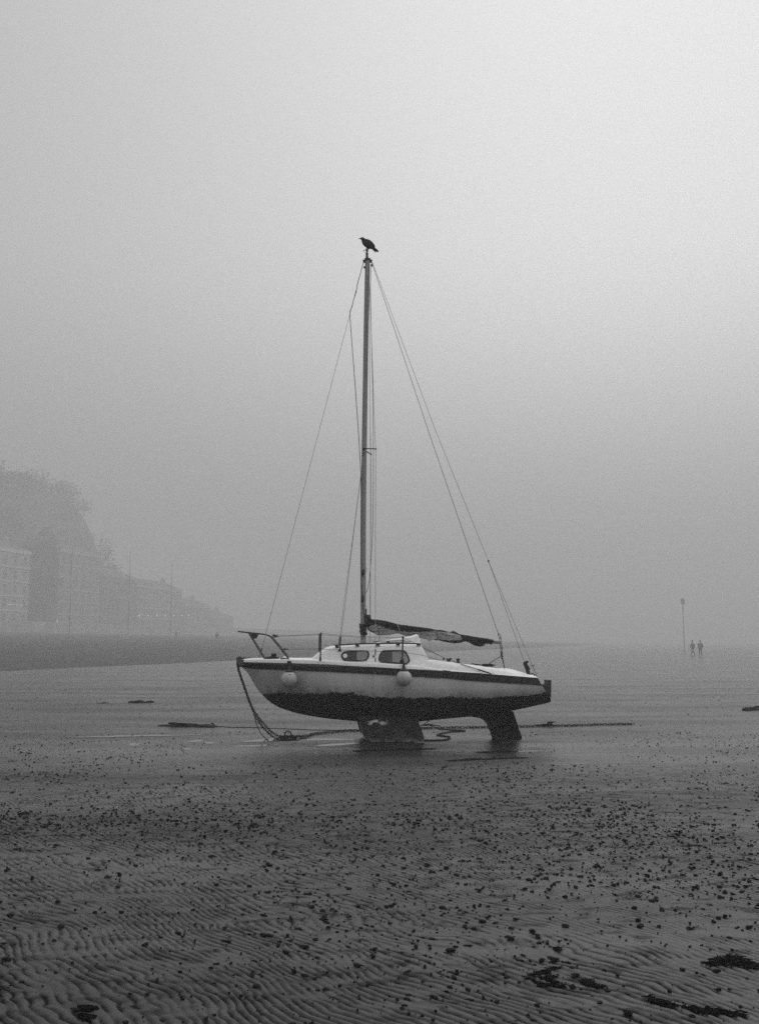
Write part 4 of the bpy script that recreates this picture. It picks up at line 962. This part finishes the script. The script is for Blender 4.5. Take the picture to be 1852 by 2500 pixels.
def f(m):
    for k in range(12): m.blob(bl(1180+k*1.8+random.uniform(-1, 1), 1624.5+.25*k*.5+random.uniform(-1.6, 1.4), -.3), (.07, .07, .035), .35, 6, k)
    for k in range(7): c = bl(random.uniform(1178, 1198), random.uniform(1622, 1627), -.35); m.tube([c+Vector((random.uniform(-.09, -.03), 0, random.uniform(-.01, .02))), c+Vector((0, 0, .01)), c+Vector((random.uniform(.03, .1), 0, random.uniform(-.02, .02)))], .006, 5)
    m.tube([bl(1150, 1619.5, -.3), bl(1162, 1622.5, -.3), bl(1176, 1623.5, -.3)], [.006, .014, .006], 6)
bobj('mainsheet_coil', 'rope', f)
def f(m):
    P = [bl(1221.5, 1572, 0), bl(1222.7, 1580, 0), bl(1223.5, 1589, 0)]
    for a, b_ in zip(resample(P, .05), resample(P, .05)[1:]): m.link(a, b_+(b_-a)*.25, (1, 0, 0), .026, .006)
    for a in ((1223, 1592.5), (1224.5, 1595.5), (1222.5, 1598), (1225, 1602.5), (1224.5, 1607)): m.blob(bl(*a, 0), (.035, .035, .035), .25, 7, int(a[1]))
    m.tube([bl(1225, 1600, 0), bl(1192, 1621, -.3)], .0065, 6); m.tube([bl(1225.5, 1604, 0), bl(1231.5, 1634, 0)], .007, 6); m.tube([bl(1224, 1604, -.1), bl(1231, 1634, -.03)], .004, 6)
bobj('mainsheet', 'rope', f)
def f(m):
    P = [bl(1216.5, 1548, 0), bl(1219.5, 1555.5, 0), bl(1222, 1561, 0), bl(1221, 1568, 0)]
    Q = resample(P, .06)
    for k, (a, b_) in enumerate(zip(Q, Q[1:])): m.link(a, b_, (1, 0, 0), .03, .0055)
bobj('topping_lift_shackle', 'black', f)

# ================================================================== things hung on the boat
def fender(px, py, r, y, attach, label, marks):
    c = bw2(bl(px, py, y)); e = empty('ball_fender', c, TH, label, 'fender', 'round fenders hung along the hull')
    m = MB(); m.lathe((0, 0, 0), [(r*max(.02, math.cos(a)), r*1.02*math.sin(a)) for a in np.linspace(-math.pi/2, math.pi/2*.72, 18)], 28); m.build('ball', fm, e)
    m = MB(); z = r*.9; m.lathe((0, 0, 0), [(r*.52, z-.012), (r*.50, z+.012), (r*.38, z+.03), (r*.2, z+.06), (r*.16, z+.10), (r*.05, z+.11)], 18); m.build('neck', M['black'], e)
    q = bw2(bl(*attach)); q = Matrix.Rotation(-TH, 3, 'Z') @ (q-c)
    m = MB(); m.tube(spline([(0, 0, z+.09), (.006, -.012, (z+.09+q.z)/2), q+Vector((0, -.01, 0)), q+Vector((0, 0, .03))], 4), .011, 7)
    for k in range(5): m.tube([q+Vector((.028*math.cos(a), .028*math.sin(a)-.0, -.02+k*.013+.004*math.sin(a))) for a in np.linspace(0, 6.28, 12)], .008, 5)
    m.tube([q, q+Vector((.05, -.02, -.03)), q+Vector((.085, -.02, -.035))], .006, 5)
    m.build('lanyard', M['rope'], e)
    if marks:
        m = MB()
        for k in range(4):
            a = -math.pi/2+.02+k*.085; zz = r*.62; rr_ = math.sqrt(r*r-zz*zz)*1.012
            m.box((rr_*math.cos(a), rr_*math.sin(a), zz), (.007, .004, .013), Matrix.Rotation(a+math.pi/2, 3, 'Z')@Matrix.Rotation(-.55, 3, 'X'))
        m.build('printed_mark', M['black'], e, smooth=False)
fm = mat('fender_vinyl', .42, .5, .22, 9, spec=.4)
x5 = bl(705.3, 1659, -.7).x; fender(705.3, 1659, .134, -(hb(x5)+.10), (705.5, 1620, -(hb(x5)+.03)), 'grimy round white fender with a small dark print, hung below the pulpit foot', True)
x6 = bl(985.4, 1656.3, -1.0).x; fender(985.4, 1656, .128, -(hb(x6)+.125), (981, 1617, -.90), 'round white fender hung amidships from the stanchion over the cabin window', False)
# ---- crow on the masthead
CP = lambda px, py, y=0: bl(840+px/9.2917, 560+py/9.2917, y)
cr0 = bw2(bl(895.3, 612, 0)); crow = empty('crow', cr0, TH, 'black crow perched on top of the mast looking towards the bow', 'bird'); off = bl(895.3, 612, 0); PXM = (CP(100, 300)-CP(0, 300)).length/100
def loft(name, secs, mtl, parent, yc=0, n=16, seedn=0):
    fat = 1.1 if name in ('body', 'wing') else 1.0
    m = MB(); C = [CP(a, b_)-off for a, b_, *_ in secs]; R = []
    for i, s_ in enumerate(secs):
        t_ = (C[min(i+1, len(C)-1)]-C[max(i-1, 0)]); t_.y = 0; t_.normalize(); nrm = Vector((-t_.z, 0, t_.x)); rr = s_[2]*PXM*fat; ww = s_[3]*PXM; y = (s_[4]*PXM if len(s_) > 4 else 0)
        R.append([C[i]+nrm*(rr*math.sin(a))+Vector((0, ww*math.cos(a)+y, 0)) for a in np.linspace(0, 2*math.pi, n, endpoint=False)])
    m.rings(R); return m.build(name, M[mtl], parent)
body = loft('body', [(366, 213, 7, 9), (376, 212, 20, 20), (392, 210, 30, 28), (410, 213, 36, 32), (425, 226, 41, 36), (440, 246, 50, 46), (462, 272, 66, 62), (490, 300, 76, 72), (525, 332, 76, 74), (560, 360, 70, 66), (595, 383, 58, 54), (630, 405, 45, 42), (655, 424, 34, 34), (675, 437, 24, 30)], 'crow', crow)
loft('beak', [(382, 211, 15, 12), (365, 207, 12, 9), (345, 209, 9, 6), (330, 212, 6, 4), (319, 217, 2, 2)], 'black', crow)
loft('tail', [(640, 405, 26, 28), (680, 435, 25, 34), (720, 465, 24, 36), (750, 488, 21, 34), (768, 502, 15, 28), (776, 508, 5, 18)], 'crow', crow)
for sg in (-1, 1): loft('wing', [(458, 262, 18, 10, sg*52), (485, 285, 50, 18, sg*62), (530, 318, 68, 20, sg*66), (580, 345, 62, 18, sg*60), (625, 368, 48, 15, sg*52), (660, 400, 36, 12, sg*42), (672, 440, 26, 9, sg*36), (695, 488, 11, 6, sg*32), (720, 518, 3, 4, sg*30)], 'crow', crow)
loft('wing_coverts', [(560, 300, 30, 50), (610, 325, 32, 48), (655, 350, 27, 44), (684, 372, 14, 34), (690, 378, 6, 24)], 'crow', crow)
for sg, kx in ((-1, 0), (1, 34)):
    m = MB(); a, b_, c = CP(522+kx, 425)-off, CP(497+kx*.9, 452)-off, CP(512+kx*.5, 474)-off
    for q in (a, b_, c): q.y = sg*22*PXM
    m.tube([a, b_, c], [.016, .009, .007], 7)
    for dx, dy in ((-.035, -.012), (-.038, 0), (-.03, .014), (.025, 0)): m.tube([c, c+Vector((dx*.6, dy, .0)), c+Vector((dx, dy*1.3, -.006))], [.005, .004, .002], 5)
    m.build('leg', M['black'], crow)
    e_ = CP(392, 203)-off; e_.y = sg*30*PXM; m = MB(); m.blob(e_, (.009, .006, .009), 0, 8); m.build('eye', mat('crow_eye', .02, .1), crow)

# ================================================================== things on the sand
def weed(name, pts, label, spread, n, seed, size=.05, strands=6, mtl='weed', cat='seaweed', flat=.5):
    r = random.Random(seed); PP = [spline([G(a, b_) for a, b_ in q], 5) for q in (pts if isinstance(pts[0], list) else [pts])]; P = PP[0]; c = P[0].copy(); c.z = 0; m = MB()
    for k in range(n):
        P = PP[k % len(PP)]; q = P[int(r.random()*(len(P)-1))]+Vector((r.gauss(0, spread), r.gauss(0, spread), 0)); z = gz(q); s = size*r.uniform(.5, 1.4)
        m.blob(Vector((q.x, q.y, z+s*.12*flat)), (s*r.uniform(.9, 2.6), s*r.uniform(.6, 1.3), s*flat*r.uniform(.6, 1.3)), .35, 6, seed*1000+k)
    for k in range(strands):
        P = PP[k % len(PP)]; i = int(r.random()*max(1, len(P)-5)); seg = P[i:i+r.choice((4, 6, 9))]; o_ = Vector((r.gauss(0, spread*1.3), r.gauss(0, spread*1.3), 0)); Q = []
        for q in seg: q = q+o_+Vector((r.gauss(0, .015), r.gauss(0, .015), 0)); Q.append(Vector((q.x, q.y, gz(q)+.006)))
        if len(Q) > 2: m.tube(Q, [.001]+[r.uniform(.0018, .0045)*(1+6*size)]*(len(Q)-2)+[.001], 5)
    return tag(m.build(name, M[mtl], origin=c), label, cat, 'seaweed strewn on the sand' if cat == 'seaweed' else None)
weed('seaweed', [[(1288, 2394), (1290, 2384), (1302, 2377), (1320, 2374), (1341, 2369), (1369, 2361)], [(1296, 2388), (1308, 2398), (1325, 2404), (1352, 2405), (1376, 2408)], [(1341, 2381), (1343, 2392), (1360, 2403)]], 'curled heap of dark seaweed on the rippled sand, left of the compact clump', .006, 54, 1, .012, 42)
weed('seaweed', [[(1420, 2394), (1432, 2396), (1444, 2402)], [(1436, 2388), (1437, 2398), (1438, 2408)], [(1440, 2404), (1455, 2407), (1472, 2408)]], 'compact black clump of seaweed with one short trailing frond', .006, 40, 2, .013, 26, flat=.8)
weed('seaweed', [[(1580, 2430), (1599, 2441), (1627, 2452), (1640, 2455)], [(1665, 2459), (1690, 2458), (1711, 2463), (1740, 2461), (1756, 2467), (1800, 2464)], [(1700, 2466), (1730, 2470), (1790, 2473), (1822, 2476)]], 'longest ragged strand of dark seaweed, lying nearest the camera', .008, 76, 3, .012, 70)
weed('seaweed', [[(1722, 2351), (1745, 2347), (1770, 2342)], [(1775, 2338), (1800, 2340), (1815, 2348)], [(1780, 2346), (1805, 2352), (1840, 2356)]], 'broad humped seaweed heap with a thin stalk sticking out', .02, 70, 4, .016, 60)
weed('seaweed', [[(200, 2458), (215, 2462), (232, 2464)], [(205, 2478), (214, 2484), (224, 2480)]], 'solitary dark seaweed tuft on the sand in the near corner below the bow side', .010, 40, 5, .016, 20, flat=.8)
weed('seaweed', [[(1360, 2314), (1361, 2322)], [(1352, 2338), (1354, 2350)]], 'two-lobed upright smear of seaweed above the curled heap', .006, 14, 6, .013, 8, flat=.8)
weed('seaweed', [(60, 1985), (72, 1986)], 'small black seaweed tuft far out on the speckled sand below the sea wall side', .02, 10, 7, .03, 2, flat=.6)
weed('driftwood', [(414, 1771), (440, 1772.3), (470, 1773.2), (500, 1773), (520, 1774)], 'low tangle of dark weed and branches on the sand ahead of the bow', .035, 95, 8, .10, 14, 'wood', 'driftwood', flat=.55)
dw = bpy.data.objects['driftwood']
m = MB(); a = G(413, 1773); P = [W(411, 1765.5, a.y), W(425, 1766.5, a.y), W(450, 1768.5, a.y), W(480, 1770, a.y)]
m.tube([q-dw.location for q in P], [.014, .03, .03, .03], 6)
P = [W(515, 1766, a.y), W(519, 1765.8, a.y), W(522.5, 1769, a.y), W(523.5, 1773, a.y)]; m.tube([q-dw.location for q in P], .014, 6); m.build('branch', M['wood'], dw)
for k in range(5):
    pass
weed('driftwood', [(336, 1716), (348, 1715.5), (359, 1716)], 'small dark mound of weed far out on the flats', .07, 26, 9, .09, 4, 'wood', 'driftwood', flat=.9)
weed('driftwood', [(243, 1716), (259, 1716.8)], 'tiny flat scrap of weed beside the small dark mound', .04, 10, 10, .06, 3, 'wood', 'driftwood', flat=.5)
weed('driftwood', [(1820, 1733), (1840, 1732), (1870, 1730), (1900, 1729)], 'pointed dark branch lying on the flats at the picture edge astern of the boat', .03, 60, 11, .1, 6, 'wood', 'driftwood', flat=1.0)
for i, (pts, lb) in enumerate((
    ([(1100, 1857), (1180, 1853), (1290, 1849)], 'thin streak of dark weed on the sand below the rudder'),
    ([(880, 1832), (960, 1829), (1060, 1827)], 'faint weed streak on the smooth dark sand just below the keels'),
    ([(1175, 1836), (1215, 1834), (1252, 1835)], 'short weed streak nearest the foot of the rudder'))):
    weed('weed_streak', pts, lb, .03, 60, 20+i, .06, 16, cat='seaweed', flat=.25)

# worm casts: 300 nearest as things, the rest as one object
protos = []
for s_ in range(8):
    m = MB(); r = random.Random(s_+50)
    for k in range(r.choice((2, 3, 4))):
        m.blob((r.uniform(-.5, .5)*.8*(k > 0), r.uniform(-.4, .4)*.8*(k > 0), .18+r.uniform(-.05, .12)), (r.uniform(.7, 1.2), r.uniform(.6, 1.1), r.uniform(.5, .9)), .42, 7, s_*10+k)
    protos.append(m)
lowp = []
for s_ in range(10):
    m = MB(); r = random.Random(s_+90)
    for k in range(r.choice((1, 2, 2, 3))):
        m.blob((r.uniform(-.7, .7)*(k > 0), r.uniform(-.5, .5)*(k > 0), .15+r.uniform(-.05, .12)), (r.uniform(.7, 1.5), r.uniform(.5, 1.1), r.uniform(.4, .9)), .45, 4, s_*10+k)
    lowp.append(m)
cands = []
def in_view(x, y): return y > 4.2 and abs(x) < y*.3562+.15
n_try = 0
r = random.Random(11)
while n_try < 500000:
    n_try += 1
    y = 4.3+(r.random()**.75)*34; x = r.uniform(-1, 1)*(y*.39+.7)
    dens = 150+120*smooth(5.5, 8, y)-145*smooth(10, 13, y)-55*smooth(13, 16, y)
    if y > 20: dens = 12
    cl = float(fbm(np.array([x*.8+3]), np.array([y*.5]), 3)[0]); dens *= min(2.3, max(.45, (cl-.3)*4.2))
    if abs(y-17) < 2.2 and abs(x-.4) < 3.2: dens *= .25
    # probability density of the sampler in y: p(y)=1/.62*((y-4.3)/34)**(1/.62-1)/34 ; per area divide by width
    pdf = (1/.75)*(((y-4.3)/34)**(1/.75-1))/34/(2*(y*.39+.7))
    if r.random() < dens/(500000*max(pdf, 1e-5)): cands.append((x, y))
items = []
for x, y in cands:
    s = r.lognormvariate(math.log(.0080), .6)*(1+.25*smooth(7, 11, y))*(1-.3*smooth(13, 17, y)); s = min(s, .026)
    items.append((s/y if abs(x) < y*.352 and y > 4.6 else 0, x, y, s))
items.sort(reverse=True)
cast_meshes = []
for i, pm_ in enumerate(protos):
    o = pm_.build('worm_cast', M['lump']); cast_meshes.append(o.data); bpy.data.objects.remove(o)
hs = ground_h(np.array([q[1] for q in items]), np.array([q[2] for q in items]))
for k, (w_, x, y, s) in enumerate(items[:300]):
    o = bpy.data.objects.new('worm_cast', cast_meshes[k % 8]); COL.objects.link(o); o.location = (x, y, float(hs[k])+s*.02); o.scale = (s*r.uniform(.9, 1.7), s*r.uniform(.8, 1.2), s*r.uniform(.55, 1.1)); o.rotation_euler = (0, 0, r.uniform(0, 6.28))
    tag(o, 'small dark lump of wet worm-cast sand on the near rippled sand', 'worm cast', 'small dark worm casts scattered over the rippled sand')
vs = []; fs = []; off_ = 0
parr = [(np.array([tuple(v) for v in p_.v]), p_.f) for p_ in lowp]
simp = [(a[::1], f_) for a, f_ in parr]
for k, (w_, x, y, s) in enumerate(items[300:]):
    a, f_ = simp[k % 10]; an_ = r.uniform(0, 6.28); ca, sa = math.cos(an_)*s, math.sin(an_)*s
    q = np.empty_like(a); q[:, 0] = a[:, 0]*ca-a[:, 1]*sa+x; q[:, 1] = a[:, 0]*sa+a[:, 1]*ca+y; q[:, 2] = a[:, 2]*s*1.05+hs[300+k]
    vs.append(q); fs += [tuple(i_+off_ for i_ in ff) for ff in f_]; off_ += len(a)
if vs:
    me = bpy.data.meshes.new('worm_casts'); me.from_pydata(np.concatenate(vs).tolist(), [], fs); me.materials.append(M['lump']); me.shade_smooth()
    o = bpy.data.objects.new('worm_casts', me); COL.objects.link(o); tag(o, 'thousands of tiny dark worm casts speckling the sand beyond the nearest ones', 'worm casts'); o['kind'] = 'stuff'
print('casts', len(items))

# ================================================================== the fog
m = MB(); m.box((0, 350, 34), (1560, 2300*.7, 70)); 
hz_ = m.build('haze', None if 0 else mat('tmp', .5), smooth=False); hz_['kind'] = 'stuff'; hz_['label'] = 'thick pale sea fog hanging over the whole beach'; hz_['category'] = 'fog'
vm = bpy.data.materials.new('fog'); vm.use_nodes = True; t = vm.node_tree; t.nodes.clear()
o = t.nodes.new('ShaderNodeOutputMaterial'); v = t.nodes.new('ShaderNodeVolumePrincipled'); t.links.new(v.outputs[0], o.inputs['Volume'])
v.inputs['Density'].default_value = .0034; v.inputs['Color'].default_value = (.81, .81, .81, 1); v.inputs['Anisotropy'].default_value = .2
hz_.data.materials.clear(); hz_.data.materials.append(vm)
